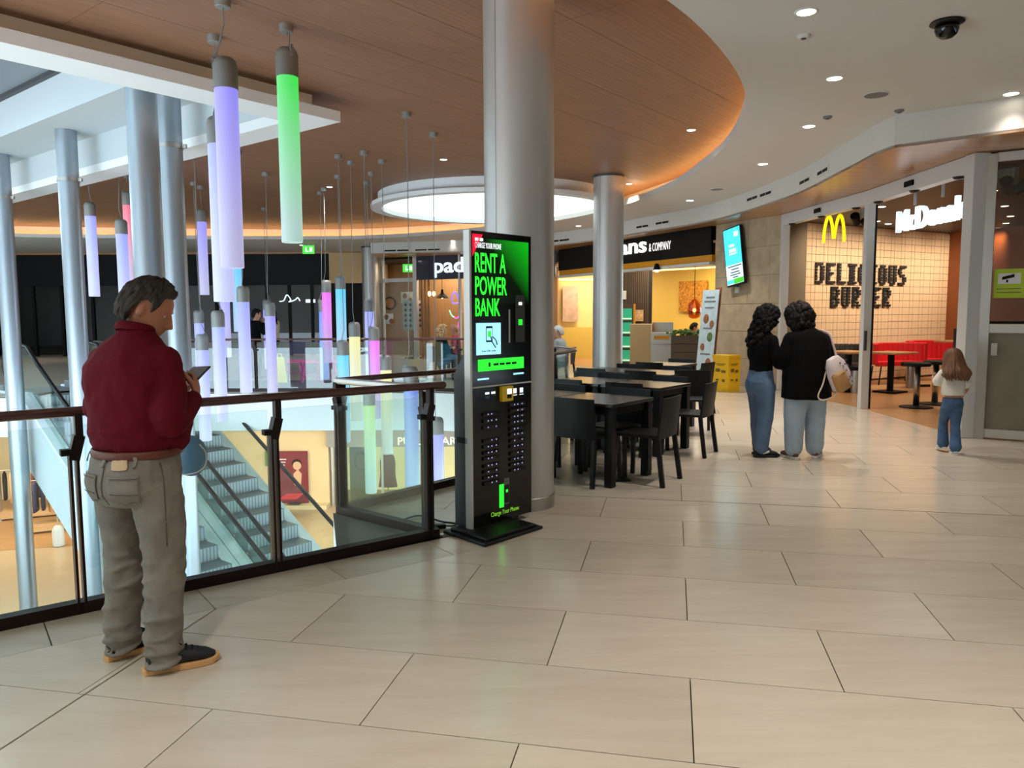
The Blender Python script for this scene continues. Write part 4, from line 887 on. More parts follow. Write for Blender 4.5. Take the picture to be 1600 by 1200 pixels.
q = at(1075, 560, 17.6); t = thing('planter', 'dark wooden planter divider with green plants on top', 'planter', (q.x, q.y, .004), -.3); 
for k in range(5): MB().box((0, 0, .1+k*.19), (.75, .3, .18)).build('board', 'slat_brown', t)
mat('leaf_green', (112, 140, 70), .7, noise_amt=.25, noise_scale=20)
rnd = random.Random(2)
for k in range(9):
    mb = MB()
    for j in range(14): mb.ball((rnd.gauss(0, .045), rnd.gauss(0, .045), rnd.gauss(0, .03)), (.04, .04, .015+.02*rnd.random()), 6, 4)
    o = mb.build('plant', 'leaf_green', t, True); o.location = (-.32+k*.08, rnd.uniform(-.06, .06), 1.02)
q = at(1085, 486, 18.2); t = thing('glass_pendant', 'amber glass pendant lamp in front of the mosaic picture', 'pendant lamp', (q.x, q.y, q.z)); glass_mat('amber_glass', (220, 160, 70), 1.0); MB().lathe([(.05, .28), (.14, .15), (.17, 0), (.12, -.15), (.06, -.18)], 18, caps=False).build('shade', 'amber_glass', t, True); MB().tube([(0, 0, .28), (0, 0, 2.95-q.z)], .008, 6).build('cable', 'black_matte', t); MB().ball((0, 0, .02), .04).build('bulb', 'lamp_lens', t, True)
for k, (px, py) in enumerate(((1057, 424), (1056, 434), (1034, 442), (1054, 442), (1095, 444), (1112, 443), (905, 429))):
    p = unproject(px, py, 2.94)
    if not inside(p, room): continue
    t = thing('downlight', 'lit lamp in the sandwich shop ceiling, '+('nearest the wall spotlight', 'second behind the wall spotlight', 'leftmost over the yellow wall', 'in the middle over the yellow wall', 'right over the mosaic picture', 'beside the stone pier', 'over the cream wall')[k], 'ceiling light', (p.x, p.y, 2.95), group='sandwich shop ceiling lamps'); MB().lathe([(.1, -.01), (.1, 0)], 16).build('trim_ring', 'white_paint', t); MB().lathe([(.085, -.014), (.085, -.01)], 16).build('lens', 'lamp_lens', t)
for px, py, Y, lab in ((1046, 548, 20.6, 'small cafe table with a yellow tray behind the waste station'), (1052, 558, 19.0, 'small cafe table with a red tray left of the planter')):
    q = at(px, py, Y); t = thing('cafe_table', lab, 'table', (q.x, q.y, .004)); MB().box((0, 0, .73), (.6, .6, .03)).build('table_top', 'table_wood', t); MB().box((0, 0, .36), (.06, .06, .72)).build('pedestal', 'black_matte', t); MB().box((0, 0, .02), (.4, .4, .03)).build('foot', 'black_matte', t)
area('sandwich_light', (4.6, 20.4, 2.9), 2.6, 150, (1, .88, .64), size_y=3); area('sandwich_light_left', (2.4, 24.0, 2.9), 1.2, 70, (1, .86, .62))
# ------------------------------------------------------------------ noodle shop
H0, H1 = Vector((-4.32, 25.6)), Vector((1.3, 22.75)); hd = (H1-H0).normalized(); hn = Vector((hd.y, -hd.x)); HD3, HN3 = Vector((hd.x, hd.y, 0)), Vector((hn.x, hn.y, 0))
mat('navy', (24, 22, 48), .4); wood_mat('oak', (150, 112, 72), .5, axis=2); mat('menu_white', (222, 224, 222), .5)
glow('neon_blue', (90, 80, 255), 2.2); glow('neon_pink', (255, 60, 190), 2.2); glow('neon_green', (110, 240, 170), 1.6); glow('bulb_warm', (255, 210, 130), 8)
ns = thing('shopfront', 'noodle shopfront with navy fascia and glowing rounded white letters', 'shopfront', (H0.x, H0.y, 0))
mb = MB(); wall_bar(mb, H0+hd*1.35, H1, 2.55, ZSOF, .1); mb.build('fascia', 'navy', ns, world=True)
def hpt(s, z, off=.08): p = H0+hd*s+hn*off; return Vector((p.x, p.y, z))
hs = (at(673, 430, 24.4).xy-H0).dot(hd)
word('padthai', 'sign_white', ns, hpt(hs, 2.60), HD3, UP, 2.3, .62, bold=.012, depth=.05, thick=.05)
for s, w in ((.02, .10), (1.3, .14), (3.0, .06)):
    mb = MB(); wall_bar(mb, H0+hd*s, H0+hd*(s+w), 0, ZSOF, .12); mb.build('frame_post', 'alu_white', ns, world=True)
mb = MB(); wall_bar(mb, H0+hd*.1, H0+hd*1.3, 2.5, 2.62, .1); mb.build('door_head', 'alu_white', ns, world=True)
for k, s in enumerate((1.55, 1.68, 1.81)): 
    mb = MB(); wall_bar(mb, H0+hd*s, H0+hd*(s+.07), 0, 3.0, .07, .05); mb.build('oak_fin', 'oak', ns, world=True)
mb = MB(); wall_bar(mb, H0+hd*.12, H0+hd*1.3, 0, 2.5, .012); mb.build('pane', 'glass_clear', ns, world=True)
mb = MB(); wall_bar(mb, H0+Vector((-.2, 2.2)), H1+Vector((.2, 2.2)), 0, 3.25, .1); nw = mb.build('wall_noodle_shop', 'oak'); nw['kind'] = 'structure'
MB().prism([H0, H1, H1+Vector((.2, 2.2)), H0+Vector((-.2, 2.2))], 3.2, 3.25).build('ceiling_noodle_shop', 'dark_ceiling')['kind'] = 'structure'
q = at(646, 512, 25.2); t = thing('menu_board', 'white menu board with rows of food photos by the noodle shop door', 'menu board', (q.x, q.y, 0), -.4); MB().box((0, 0, 1.42), (.78, .04, .95)).build('board', 'menu_white', t); MB().box((0, .03, .45), (.06, .05, .95)).build('leg', 'black_matte', t); MB().box((0, .03, .02), (.5, .4, .04)).build('foot', 'black_matte', t)
for r in range(5):
    for c in range(4):
        o = MB().lathe([(.05, 0), (.04, .006)], 10).build('food_print', 'food_brown', t); o.location = (-.27+c*.18, -.022, 1.76-r*.17); o.rotation_euler = (math.pi/2, 0, 0)
q = at(636, 480, 25.6)
for k, (px, py, w, h) in enumerate(((637, 465, .5, .38), (640, 481, .5, .36), (608, 498, .3, .34))):
    q = at(px, py, 25.9 if k < 2 else 25.4); t = thing('food_poster', ('upper food poster inside the noodle shop door', 'lower food poster inside the noodle shop door', 'food poster left of the menu board')[k], 'poster', (q.x, q.y, q.z), -.4); MB().box((0, 0, 0), (w, .03, h)).build('sheet', 'menu_white', t)
    for j in range(2): o = MB().lathe([(.09, 0), (.08, .006)], 12).build('food_print', 'food_brown', t); o.location = (-.1+j*.2, -.018, .06-.14*j); o.rotation_euler = (math.pi/2, 0, 0)
q = at(609, 474, 26.4); t = thing('wall_clock', 'round black framed dish picture inside the noodle shop', 'picture', (q.x, q.y, q.z)); rg = MB().tube([(.2*math.cos(k*math.pi/12), 0, .2*math.sin(k*math.pi/12)) for k in range(24)], .03, 6, closed=True).build('ring', 'black_matte', t); o = MB().lathe([(.17, 0), (.15, .01)], 20).build('dish', 'food_brown', t); o.rotation_euler = (math.pi/2, 0, 0)
q = at(691, 463, 24.6); t = thing('dome_pendant', 'black metal dome pendant lamp in the noodle shop', 'pendant lamp', (q.x, q.y, q.z)); MB().lathe([(.03, .22), (.05, .1), (.15, .02), (.21, -.06)], 18, caps=False).build('shade', 'black_matte', t, True); MB().tube([(0, 0, .2), (0, 0, 3.2-q.z)], .008, 5).build('cable', 'black_matte', t); MB().ball((0, 0, -.02), .05).build('bulb', 'bulb_warm', t, True)
for k, px in enumerate((671, 678)):
    q = at(px, 459, 24.5); t = thing('bare_bulb', ('bare glowing bulb, the one nearer the oak fins', 'bare glowing bulb, the one nearer the dome lamp')[k], 'pendant lamp', (q.x, q.y, q.z)); MB().ball((0, 0, 0), (.05, .05, .08)).build('bulb', 'bulb_warm', t, True); MB().tube([(0, 0, .07), (0, 0, 3.2-q.z)], .008, 5).build('cable', 'black_matte', t)
q = at(712, 475, 24.8); t = thing('neon_sign', 'blue, green and pink neon figure in the noodle shop', 'neon sign', (q.x, q.y, q.z))
MB().tube(catmull([(-.12, 0, .05), (-.1, 0, .3), (-.02, 0, .38), (.05, 0, .3), (.1, 0, .05), (-.1, 0, .02)], 4), .018, 6).build('blue_tube', 'neon_blue', t, True)
MB().tube(catmull([(-.2, 0, -.2), (-.14, 0, -.35), (-.06, 0, -.42)], 4), .018, 6).build('green_tube', 'neon_green', t, True)
MB().tube(catmull([(-.06, 0, -.42), (.04, 0, -.45), (.15, 0, -.3), (.2, 0, -.22), (.14, 0, -.4), (.08, 0, -.7), (.12, 0, -1.1)], 4), .018, 6).build('pink_tube', 'neon_pink', t, True)
area('noodle_light', (-2.2, 25.6, 3.15), 1.6, 90, (1, .82, .6))
def exit_sign(label, px, py, Y, zt):
    q = at(px, py, Y); t = thing('exit_sign', label, 'sign', (q.x, q.y, q.z)); glow('exit_green', (70, 200, 60), .8); MB().box((0, 0, 0), (.36, .03, .26)).build('panel', 'exit_green', t)
    MB().box((-.07, -.018, .0), (.03, .004, .16)).box((-.03, -.018, -.05), (.08, .004, .03)).box((.08, -.018, 0), (.08, .004, .14)).build('symbol', 'sign_white', t); MB().tube([(0, 0, .13), (0, 0, max(.2, zt-q.z))], .01, 5).build('rod', 'alu_white', t)
exit_sign('green exit sign hanging in front of the black fascia', 482, 390, 24.0, ZWHITE); exit_sign('green exit sign above the noodle shop door', 638, 419, 25.3, 3.2)
# ------------------------------------------------------------------ dark glazed shops at the far left
YS = 27.5
ds = thing('shopfront', 'dark glazed shopfront with a long black fascia on the far side', 'shopfront', (-12, YS, 0))
MB().box2((-20, YS-.15, 2.5), (-6.4, YS+.1, 3.62)).build('fascia', 'black_matte', ds, world=True); MB().box2((-20, YS-.2, 3.58), (-4.4, YS+.1, 3.66)).build('wood_trim', 'wood_soffit', ds, world=True)
MB().box2((-6.4, YS-.3, 2.55), (-4.4, YS+.1, 3.6)).build('brown_panel', 'pale_panel', ds, world=True); MB().box2((-6.4, YS-.1, 0), (-5.0, YS+.1, 2.55)).build('dark_pier', 'black_matte', ds, world=True)
xs = [-19.6, -18.4, -17.0, -16.0, -14.9, -13.6, -12.6, -11.6, -10.5, -9.6, -8.7, -7.9, -7.1, -6.4]
for i, x in enumerate(xs):
    MB().box2((x-.05, YS-.06, 0), (x+.05, YS+.06, 2.5)).build('mullion', 'black_matte', ds, world=True)
    if i+1 < len(xs): MB().box2((x+.05, YS-.01, .05), (xs[i+1]-.05, YS+.01, 2.5)).build('pane', 'glass_dark', ds, world=True)
MB().box2((-20, YS+3, 0), (-5, YS+3.1, 3.6)).build('wall_far', 'black_matte')['kind'] = 'structure'
glow('cool_strip', (230, 240, 250), 2.5); mat('shelf_grey', (96, 98, 100), .6, noise_amt=.3, noise_scale=8)
rnd = random.Random(8)
for i in range(9):
    x = -18.6+i*1.4; t = thing('display_shelf', 'dim grey display shelf behind the dark glass, %s from the left' % ('first', 'second', 'third', 'fourth', 'fifth', 'sixth', 'seventh', 'eighth', 'ninth')[i], 'shelf', (x, YS+1.6+rnd.random(), 0), group='shelves behind the dark glass'); MB().box((0, 0, .55), (1.0, .4, 1.1)).build('body', 'shelf_grey', t)
    for k in range(3): MB().box((0, 0, 1.25+k*.3), (1.0, .35, .03)).build('shelf', 'shelf_grey', t)
    if i % 2: MB().box((0, -.1, 2.3), (.8, .05, .04)).build('light_strip', 'cool_strip', t)
area('dark_shop_light', (-12, YS+1.2, 3.3), 8, 45, (.9, .95, 1), size_y=1)
MB().tube(catmull([(-8.25, YS-.05, 1.92), (-8.1, YS-.05, 1.95), (-7.98, YS-.05, 2.15), (-7.85, YS-.05, 1.98), (-7.92, YS-.05, 1.9), (-7.7, YS-.05, 1.97), (-7.6, YS-.05, 2.05), (-7.52, YS-.05, 1.93)], 5), .022, 6).build('reflected_script', 'sign_white', ds, True, world=True); MB().box((-7.15, YS-.04, 1.93), (.34, .02, .12)).build('reflected_panel', 'sign_white', ds, world=True)  # glowing marks that imitate a sign's reflection in the dark glass
# ------------------------------------------------------------------ charging kiosk
kl, kr = unproject(737, 836).xy, unproject(828, 808).xy; kd = (kr-kl).normalized(); kn = Vector((kd.y, -kd.x)); kn = kn if kn.dot(kl) < 0 else -kn
KW = .615; KD3, KN3 = Vector((kd.x, kd.y, 0)), Vector((kn.x, kn.y, 0)); KH = 2.035
def kuv(px, py):     # where a point of the photograph lies on the kiosk front: metres along, height
    d = at(px, py, 1.0)-Vector((0, 0, CAMH)); o = Vector((0, 0, CAMH)); k3 = Vector((kl.x, kl.y, 0)); t = (k3-o).dot(KN3)/d.dot(KN3); p = o+d*t
    return (p-k3).dot(KD3), p.z
def kpt(s, z, off=0.0): p = kl+kd*s+kn*off; return Vector((p.x, p.y, z))
ki = thing('charging_kiosk', 'tall black phone charging kiosk with a bright green and black screen', 'kiosk', (kl.x+kd.x*.3, kl.y+kd.y*.3, 0))
def kbox(name, mt, s0, s1, z0, z1, off, t, parent=None, bevel=0.0):
    return MB().frame(kpt(s0, z0, off), KD3, KN3, UP, (s1-s0, t, z1-z0)).build(name, mt, parent or ki, world=True, bevel=bevel)
mat('kiosk_grey', (52, 55, 58), .5); mat('kiosk_edge', (206, 204, 200), .35, metal=.3)
bl, bnr, br = unproject(692, 829, .02).xy, unproject(758, 851, .02).xy, unproject(849, 822, .02).xy; bb = bl+br-bnr
basep = MB().prism([bl, bnr, br, bb], .0, .022).build('base_plate', 'black_plastic', ki, world=True, bevel=.008)
mid = (bl+bnr+br+bb)/4; MB().prism([mid+(p-mid)*.86 for p in (bl, bnr, br, bb)], .02, .04).build('base_step', 'black_plastic', ki, world=True, bevel=.008)
# side profile: deep foot cabinet with a sloping shoulder, slim screen above
prof_k = [(0, .04), (-.17, .04), (-.17, 1.08), (-.06, 1.24), (-.06, KH), (0, KH)]
vs = [kpt(s, z, d) for s in (.012, KW) for d, z in prof_k]; n6 = len(prof_k)
MB().add(vs, [tuple(range(n6)), tuple(range(2*n6-1, n6-1, -1))]+[(i, i+n6, (i+1) % n6+n6, (i+1) % n6) for i in range(n6)]).build('cabinet', 'kiosk_grey', ki, world=True)
kbox('edge_strip', 'kiosk_edge', -.004, .014, .04, KH+.004, -.05, .056); kbox('front_glass', 'black_gloss', .014, KW, .04, KH, 0, .006)
kbox('divider_strip', 'kiosk_edge', .014, KW, .995, 1.005, .006, .004)
kbox('vent_slot', 'black_matte', -.004, 0, .62, .66, -.13, .1); kbox('vent_slot', 'black_matte', .008, .012, .62, .65, -.15, .1)
def ramp_screen(name, c0, c1, s=.9):
    m = mat(name, (5, 5, 5), .2); nt = m.node_tree; b = nt.nodes['Principled BSDF']; tc = nt.nodes.new('ShaderNodeTexCoord'); sx = nt.nodes.new('ShaderNodeSeparateXYZ'); ad = nt.nodes.new('ShaderNodeMath'); ad.operation = 'MULTIPLY_ADD'; ad.inputs[1].default_value = .55
    rp = nt.nodes.new('ShaderNodeValToRGB'); e = rp.color_ramp.elements; e[0].position = .55; e[1].position = 1.0; e[0].color = (*lin(c0), 1); e[1].color = (*lin(c1), 1)
    nt.links.new(tc.outputs['Generated'], sx.inputs[0]); nt.links.new(sx.outputs[0], ad.inputs[0]); half = nt.nodes.new('ShaderNodeMath'); half.operation = 'MULTIPLY'; half.inputs[1].default_value = .45; nt.links.new(sx.outputs[2], half.inputs[0]); nt.links.new(half.outputs[0], ad.inputs[2])
    nt.links.new(ad.outputs[0], rp.inputs[0]); nt.links.new(rp.outputs[0], b.inputs['Emission Color']); b.inputs['Emission Strength'].default_value = s
ramp_screen('kiosk_green_field', (0, 8, 0), (6, 178, 20)); glow('kiosk_green', (40, 235, 50), 1.0); glow('kiosk_blue', (150, 214, 240), .95); glow('kiosk_white', (225, 235, 235), .9); glow('kiosk_red', (215, 16, 50), .9); glow('kiosk_ink', (14, 40, 44), .1); glow('kiosk_dot', (170, 170, 235), .9); mat('reader_yellow', (226, 190, 24), .4)
def krect(name, mt, x0, y0, x1, y1, off=.008, t=.002):
    s0, z1 = kuv(x0, y0); s1, z0 = kuv(x1, y1); z0b = kuv(x0, y1)[1]; return kbox(name, mt, s0, s1, min(z0, z0b), z1, off, t)
sc0 = kuv(741, 372)[0]; scr_z1 = KH-.045
kbox('screen_picture', 'kiosk_green_field', .035, KW-.03, 1.56, scr_z1, .0065, .002)
s0, z0 = kuv(738, 365); MB().add([kpt(.02, KH-.02, .010), kpt(.02, KH-.17, .010), kpt(.12, KH-.02, .010)], [(0, 1, 2)]).build('red_corner', 'kiosk_red', ki, world=True)
for k in range(2): kbox('logo_mark', 'kiosk_white', .045+k*.045, .075+k*.045, KH-.065, KH-.045, .011, .002)
def ktext(s, mt, s0, s1, z0, z1, bold=0.0, off=.0095, depth=.02): return word(s, mt, ki, kpt(s0, z0, off), KD3, UP, s1-s0, z1-z0, bold=bold, depth=depth, thick=.002)
ktext('CHARGE YOUR PHONE', 'kiosk_white', .045, .30, 1.925, 1.962, -.004)
ktext('RENT A', 'kiosk_green', .045, .345, 1.765, 1.895, .012); ktext('POWER', 'kiosk_green', .045, .355, 1.615, 1.74, .012); ktext('BANK', 'kiosk_green', .045, .285, 1.475, 1.595, .012)
kbox('blue_card', 'kiosk_blue', .05, .29, 1.215, 1.43, .0085, .002, bevel=0); 
kbox('phone_outline', 'kiosk_ink', .142, .206, 1.30, 1.408, .011, .001); kbox('phone_screen', 'kiosk_blue', .148, .200, 1.312, 1.394, .0122, .001); kbox('code_patch', 'kiosk_green', .158, .19, 1.335, 1.375, .0135, .001)
MB().tube([kpt(.185, 1.34, .014), kpt(.2, 1.30, .014), kpt(.235, 1.26, .014)], .004, 5).tube([kpt(.205, 1.335, .014), kpt(.235, 1.315, .014), kpt(.25, 1.28, .014)], .004, 5).build('hand_icon', 'kiosk_ink', ki, world=True)
ktext('Scan QR code', 'kiosk_ink', .1, .24, 1.232, 1.248, .0, .011)
kbox('green_button', 'kiosk_green', .065, .53, 1.105, 1.185, .0085, .002); [kbox('button_text', 'kiosk_ink', .215+.062*j, .265+.062*j, 1.138, 1.154, .011, .001) for j in range(4)]; kbox('button_icon', 'kiosk_ink', .165, .185, 1.132, 1.162, .011, .001)
kbox('text_line', 'kiosk_blue', .06, .17, 1.046, 1.058, .0085, .001); kbox('text_line', 'kiosk_blue', .42, .53, 1.062, 1.074, .0085, .001)
# printed power bank picture on the screen
kbox('phone_picture', 'dark_grey', .44, .54, 1.29, 1.62, .0085, .006, bevel=.003); kbox('clock_digits', 'kiosk_white', .472, .508, 1.55, 1.572, .0148, .001); kbox('green_icon', 'kiosk_green', .47, .51, 1.41, 1.45, .0148, .001); kbox('stand_picture', 'steel_satin', .37, .385, 1.29, 1.52, .0085, .004)
# card reader and logos
rd_ = kbox('card_reader', 'reader_yellow', .275, .385, .885, .99, .006, .035, bevel=.004); kbox('reader_screen', 'kiosk_white', .318, .365, .935, .972, .0412, .001, rd_); kbox('reader_keys', 'black_matte', .318, .365, .905, .933, .0412, .001, rd_)
for k in range(2): kbox('card_logo', 'kiosk_white', .135+k*.06, .175+k*.06, .945, .96, .0065, .001)
kbox('card_logo', 'screen_ink', .135, .175, .915, .935, .0065, .001); MB().lathe([(.018, 0), (.018, .002)], 14).build('card_logo', 'poster_bright', ki); lo = ki.children[-1]; lo.data.transform(Matrix.Translation(kpt(.215, .925, .0065)-Vector(ki.location)) @ Matrix(((KD3.x, 0, KN3.x, 0), (KD3.y, 0, KN3.y, 0), (0, 1, 0, 0), (0, 0, 0, 1))))
for k in range(2): kbox('round_icon', 'kiosk_white', .42+k*.07, .455+k*.07, .93, .965, .0065, .001); kbox('icon_text', 'kiosk_white', .415+k*.07, .46+k*.07, .915, .92, .0065, .001)
slotz = [.82, .775, .73, None, .64, .598, .556, .516, .466, .424, .384, .344]; slotz2 = [.862, .82, .778, .738, .69, .65, .606, .566, .516, .474, .434, .394]
for c, (s0, zs) in enumerate(((.105, slotz), (.375, slotz2))):
    for r, z in enumerate(zs):
        if z is None: continue
        z -= .01; sl = kbox('bank_slot', 'black_plastic', s0, s0+.16, z-.011, z+.011, .0062, .012, bevel=.003)
        for j, u in enumerate((.045, .08, .125)):
            if (r*5+j*3+c) % 7 == 6: continue
            kbox('status_light', 'kiosk_dot', s0+u-.004, s0+u+.004, z-.004, z+.004, .0185, .001, sl)
kbox('bank_picture', 'kiosk_green', .27, .315, .135, .30, .0065, .002); kbox('phone_print', 'mid_grey', .318, .372, .15, .335, .0065, .002); kbox('phone_print', 'letter_black', .322, .368, .16, .29, .0088, .001); kbox('green_print', 'kiosk_green', .335, .355, .235, .255, .01, .001)
mat('kiosk_lime', (130, 205, 50), .5); glow('kiosk_lime_lit', (130, 205, 50), .5); ktext('Charge Your Phone', 'kiosk_lime_lit', .185, .475, .075, .118, .0, .0065)
# cable behind the kiosk
q = [unproject(668, 832, .012), unproject(645, 828, .012), unproject(628, 815, .012), unproject(650, 806, .012), unproject(668, 808, .012), unproject(690, 815, .012), unproject(712, 818, .012), unproject(722, 822, .012)]
cbl = MB().tube(catmull(q, 6), .007, 6).build('power_cable', 'black_plastic', None, True); tag(cbl, 'black power cable looping on the floor behind the end post', 'cable')
pw = unproject(683, 826); ad_ = thing('power_adapter', 'small black power adapter on the floor between end post and kiosk', 'adapter', (pw.x, pw.y, 0), .3); MB().box((0, 0, .015), (.12, .05, .03)).build('body', 'black_plastic', ad_, bevel=.006); MB().tube([(.06, 0, .015), (.1, 0, .01), (.14, .02, .008)], .005, 6).build('lead', 'black_plastic', ad_)
# ------------------------------------------------------------------ cafe tables and chairs
mat('table_black', (40, 38, 38), .22); MATS['table_black'].node_tree.nodes['Principled BSDF'].inputs['Specular IOR Level'].default_value = .7
def make_table():
    t = empty('cafe_table'); MB().box((0, 0, .705), (.72, .72, .03)).build('table_top', 'table_black', t, bevel=.004); MB().box((0, 0, .655), (.64, .64, .07)).build('apron', 'chair_black', t)
    for sx in (-1, 1):
        for sy in (-1, 1): MB().box((sx*.315, sy*.315, .345), (.075, .075, .69)).build('leg', 'chair_black', t, bevel=.004)
    return t
def make_chair():
    c = empty('cafe_chair')
    MB().box((0, 0, .43), (.44, .42, .028)).build('seat', 'chair_black', c, bevel=.008)
    mb = MB(); N = 6      # gently curved plastic back
    for i in range(N):
        x0, x1 = -.22+.44*i/N, -.22+.44*(i+1)/N; f = lambda x: -.2-.02*(1-(x/.22)**2)
        mb.add([(x0, f(x0), .41), (x1, f(x1), .41), (x1, f(x1)-.045, .765), (x0, f(x0)-.045, .765), (x0, f(x0)-.02, .41), (x1, f(x1)-.02, .41), (x1, f(x1)-.062, .765), (x0, f(x0)-.062, .765)], [(0, 3, 2, 1), (4, 5, 6, 7), (3, 7, 6, 2), (0, 1, 5, 4)]+([(0, 4, 7, 3)] if i == 0 else [])+([(1, 2, 6, 5)] if i == N-1 else []))
    mb.build('backrest', 'chair_black', c)
    for sx in (-1, 1):
        MB().bar((sx*.195, .18, .42), (sx*.215, .2, 0), .032, .034, (0, 1, 0)).build('leg', 'chair_black', c); MB().bar((sx*.2, -.2, .44), (sx*.215, -.26, 0), .032, .038, (0, 1, 0)).build('leg', 'chair_black', c)
    return c
t0, c0 = make_table(), make_chair()
def put(proto, used, x, y, rz, label, cat, group):
    o = proto if not used else copy_tree(proto); o.location = (x, y, 0); o.rotation_euler = (0, 0, rz); tag(o, label, cat, group); return o
TG = 'black cafe tables'; TB = [(.79, 6.93, 'black cafe table nearest the camera, beside the thick column'), (.22, 7.40, 'black cafe table half hidden by the thick column'), (1.46, 8.33, 'black cafe table in the second row, its right end free'), (.88, 8.80, 'black cafe table in the second row by the glass'),
      (1.90, 9.95, 'black cafe table in the third row, nearest the waste station'), (1.33, 10.42, 'black cafe table in the third row by the glass'), (2.30, 11.55, 'black cafe table in the last row')]
for i, (x, y, lab) in enumerate(TB): put(t0, i > 0, x, y, ROT_AN, lab, 'table', TG)
RN = ROT_AN                # facing +n
def face(kind): return {'n': RN, '-n': RN+math.pi, 'd': RN-math.pi/2, '-d': RN+math.pi/2}[kind]
CH = []
def tc_(i, side, gap, shift=0.0, turn=0.0, label=''):
    x, y, _ = TB[i]; v = {'n': -NV, '-n': NV, 'd': -DV, '-d': DV}[side]; w = DV if side in ('n', '-n') else NV
    p = Vector((x, y))+v*gap+w*shift; CH.append((p.x, p.y, face(side)+turn, label))
tc_(0, 'n', .21, .02, 0, 'black cafe chair with its back to the camera, nearest of all'); tc_(0, '-d', .40, .12, .12, 'black cafe chair in side view at the right of the nearest table')
tc_(0, '-n', .30, 0, 0, 'black cafe chair on the far side of the nearest table'); tc_(1, 'n', .22, 0, 0, 'black cafe chair at the near side of the table behind the thick column'); tc_(1, '-n', .30, 0, 0, 'black cafe chair on the far side of the table behind the thick column')
tc_(2, 'n', .22, 0, 0, 'black cafe chair at the near side of the second row table'); tc_(2, '-d', .46, .06, .15, 'black cafe chair in side view at the right of the second row'); tc_(2, '-n', .30, 0, 0, 'black cafe chair on the far side of the second row table'); tc_(3, 'n', .22, 0, 0, 'black cafe chair at the near side of the second row table by the glass'); tc_(3, '-n', .3, 0, 0, 'black cafe chair on the far side of the second row table by the glass')
CH.append((2.24, 9.40, face('-n')+.55, 'black cafe chair standing free and turned towards the camera')); tc_(4, 'n', .22, 0, 0, 'black cafe chair at the near side of the third row table'); tc_(4, '-n', .30, 0, 0, 'black cafe chair on the far side of the third row table'); tc_(5, 'n', .22, 0, 0, 'black cafe chair at the near side of the third row table by the glass'); tc_(5, '-n', .3, 0, 0, 'black cafe chair on the far side of the third row table by the glass')
tc_(6, 'n', .22, 0, 0, 'black cafe chair at the near side of the last row table'); tc_(6, '-d', .45, 0, 0, 'black cafe chair in side view at the right of the last row table'); tc_(6, '-n', .3, 0, 0, 'black cafe chair on the far side of the last row table')
for i, (x, y, rz, lab) in enumerate(CH): put(c0, i > 0, x, y, rz, lab, 'chair', 'black cafe chairs')
pf_ = unproject(972, 751); fb = thing('floor_box', 'small black floor socket plate by the nearest table leg', 'socket', (pf_.x, pf_.y, 0), .1); MB().box((0, 0, .006), (.14, .1, .012)).build('plate', 'black_plastic', fb, bevel=.003); MB().box((0, 0, .0135), (.08, .05, .003)).build('flap', 'dark_grey', fb)
# coloured stands near the far glass
mat('pink', (222, 60, 140), .5); mat('sign_yellow', (226, 214, 40), .5)
for k, (px, py) in enumerate(((461, 596), (486, 597), (512, 598))):
    q = unproject(px, py); t = thing('trestle_stool', ('pink trestle stool beside the yellow floor sign', 'middle pink trestle stool near the far glass', 'pink trestle stool behind the magenta lamp')[k], 'stool', (q.x, q.y, .0), .4*k); MB().box((0, 0, .45), (.4, .2, .04)).build('seat', 'pink', t)
    for sx in (-1, 1):
        for sy in (-1, 1): MB().bar((sx*.12, sy*.05, .44), (sx*.2, sy*.16, 0), .03, .03, (0, 1, 0)).build('leg', 'pink', t)
    MB().bar((-.18, 0, .2), (.18, 0, .2), .025, .025).build('stretcher', 'pink', t)
q = unproject(438, 597); t = thing('floor_sign', 'yellow folding floor sign near the far glass', 'floor sign', (q.x, q.y, 0), .3)
for s in (-1, 1): MB().add([(-.15, s*.18, 0), (.15, s*.18, 0), (.09, s*.01, .55), (-.09, s*.01, .55), (-.15, s*.2, 0), (.15, s*.2, 0), (.09, s*.03, .55), (-.09, s*.03, .55)], [(0, 1, 2, 3), (7, 6, 5, 4), (0, 4, 5, 1), (1, 5, 6, 2), (2, 6, 7, 3), (3, 7, 4, 0)]).build('leaf', 'sign_yellow', t)
MB().tube([(-.05, 0, .54), (-.04, 0, .62), (.04, 0, .62), (.05, 0, .54)], .012, 6).build('handle', 'sign_yellow', t)
# ------------------------------------------------------------------ people
mat('skin', (196, 140, 112), .55); mat('skin_tan', (176, 116, 88), .55); mat('skin_dark', (150, 98, 74), .55); mat('eye_white', (170, 160, 152), .4); mat('eye_dark', (34, 24, 20), .3)
mat('hair_grey', (58, 51, 46), .7, spec=.3, noise_amt=.45, noise_scale=30, stretch=(1, 1, .25)); mat('hair_black', (10, 8, 8), .7, spec=.2, noise_amt=.3, noise_scale=30); mat('hair_brownblack', (22, 14, 12), .7, spec=.25, noise_amt=.3, noise_scale=30); mat('hair_brown', (112, 74, 50), .5, noise_amt=.35, noise_scale=8, stretch=(6, 6, .7)); mat('hair_blond', (196, 156, 110), .55, noise_amt=.3, noise_scale=20); mat('hair_white', (196, 192, 186), .6, noise_amt=.2)
mat('shirt_red', (92, 8, 25), .85, spec=.15, noise_amt=.06, noise_scale=60, bump=.25, bump_scale=9); mat('jeans_grey', (124, 117, 107), .85, noise_amt=.14, noise_scale=9, bump=.5, bump_scale=16, stretch=(1, 1, 1.6)); mat('jeans_blue', (84, 108, 138), .85, noise_amt=.18, noise_scale=8, bump=.4, bump_scale=12); mat('jeans_light', (158, 176, 192), .85, noise_amt=.08, noise_scale=8, bump=.4, bump_scale=10); mat('jeans_child', (66, 96, 132), .85, noise_amt=.2, noise_scale=12, bump=.4, bump_scale=18)
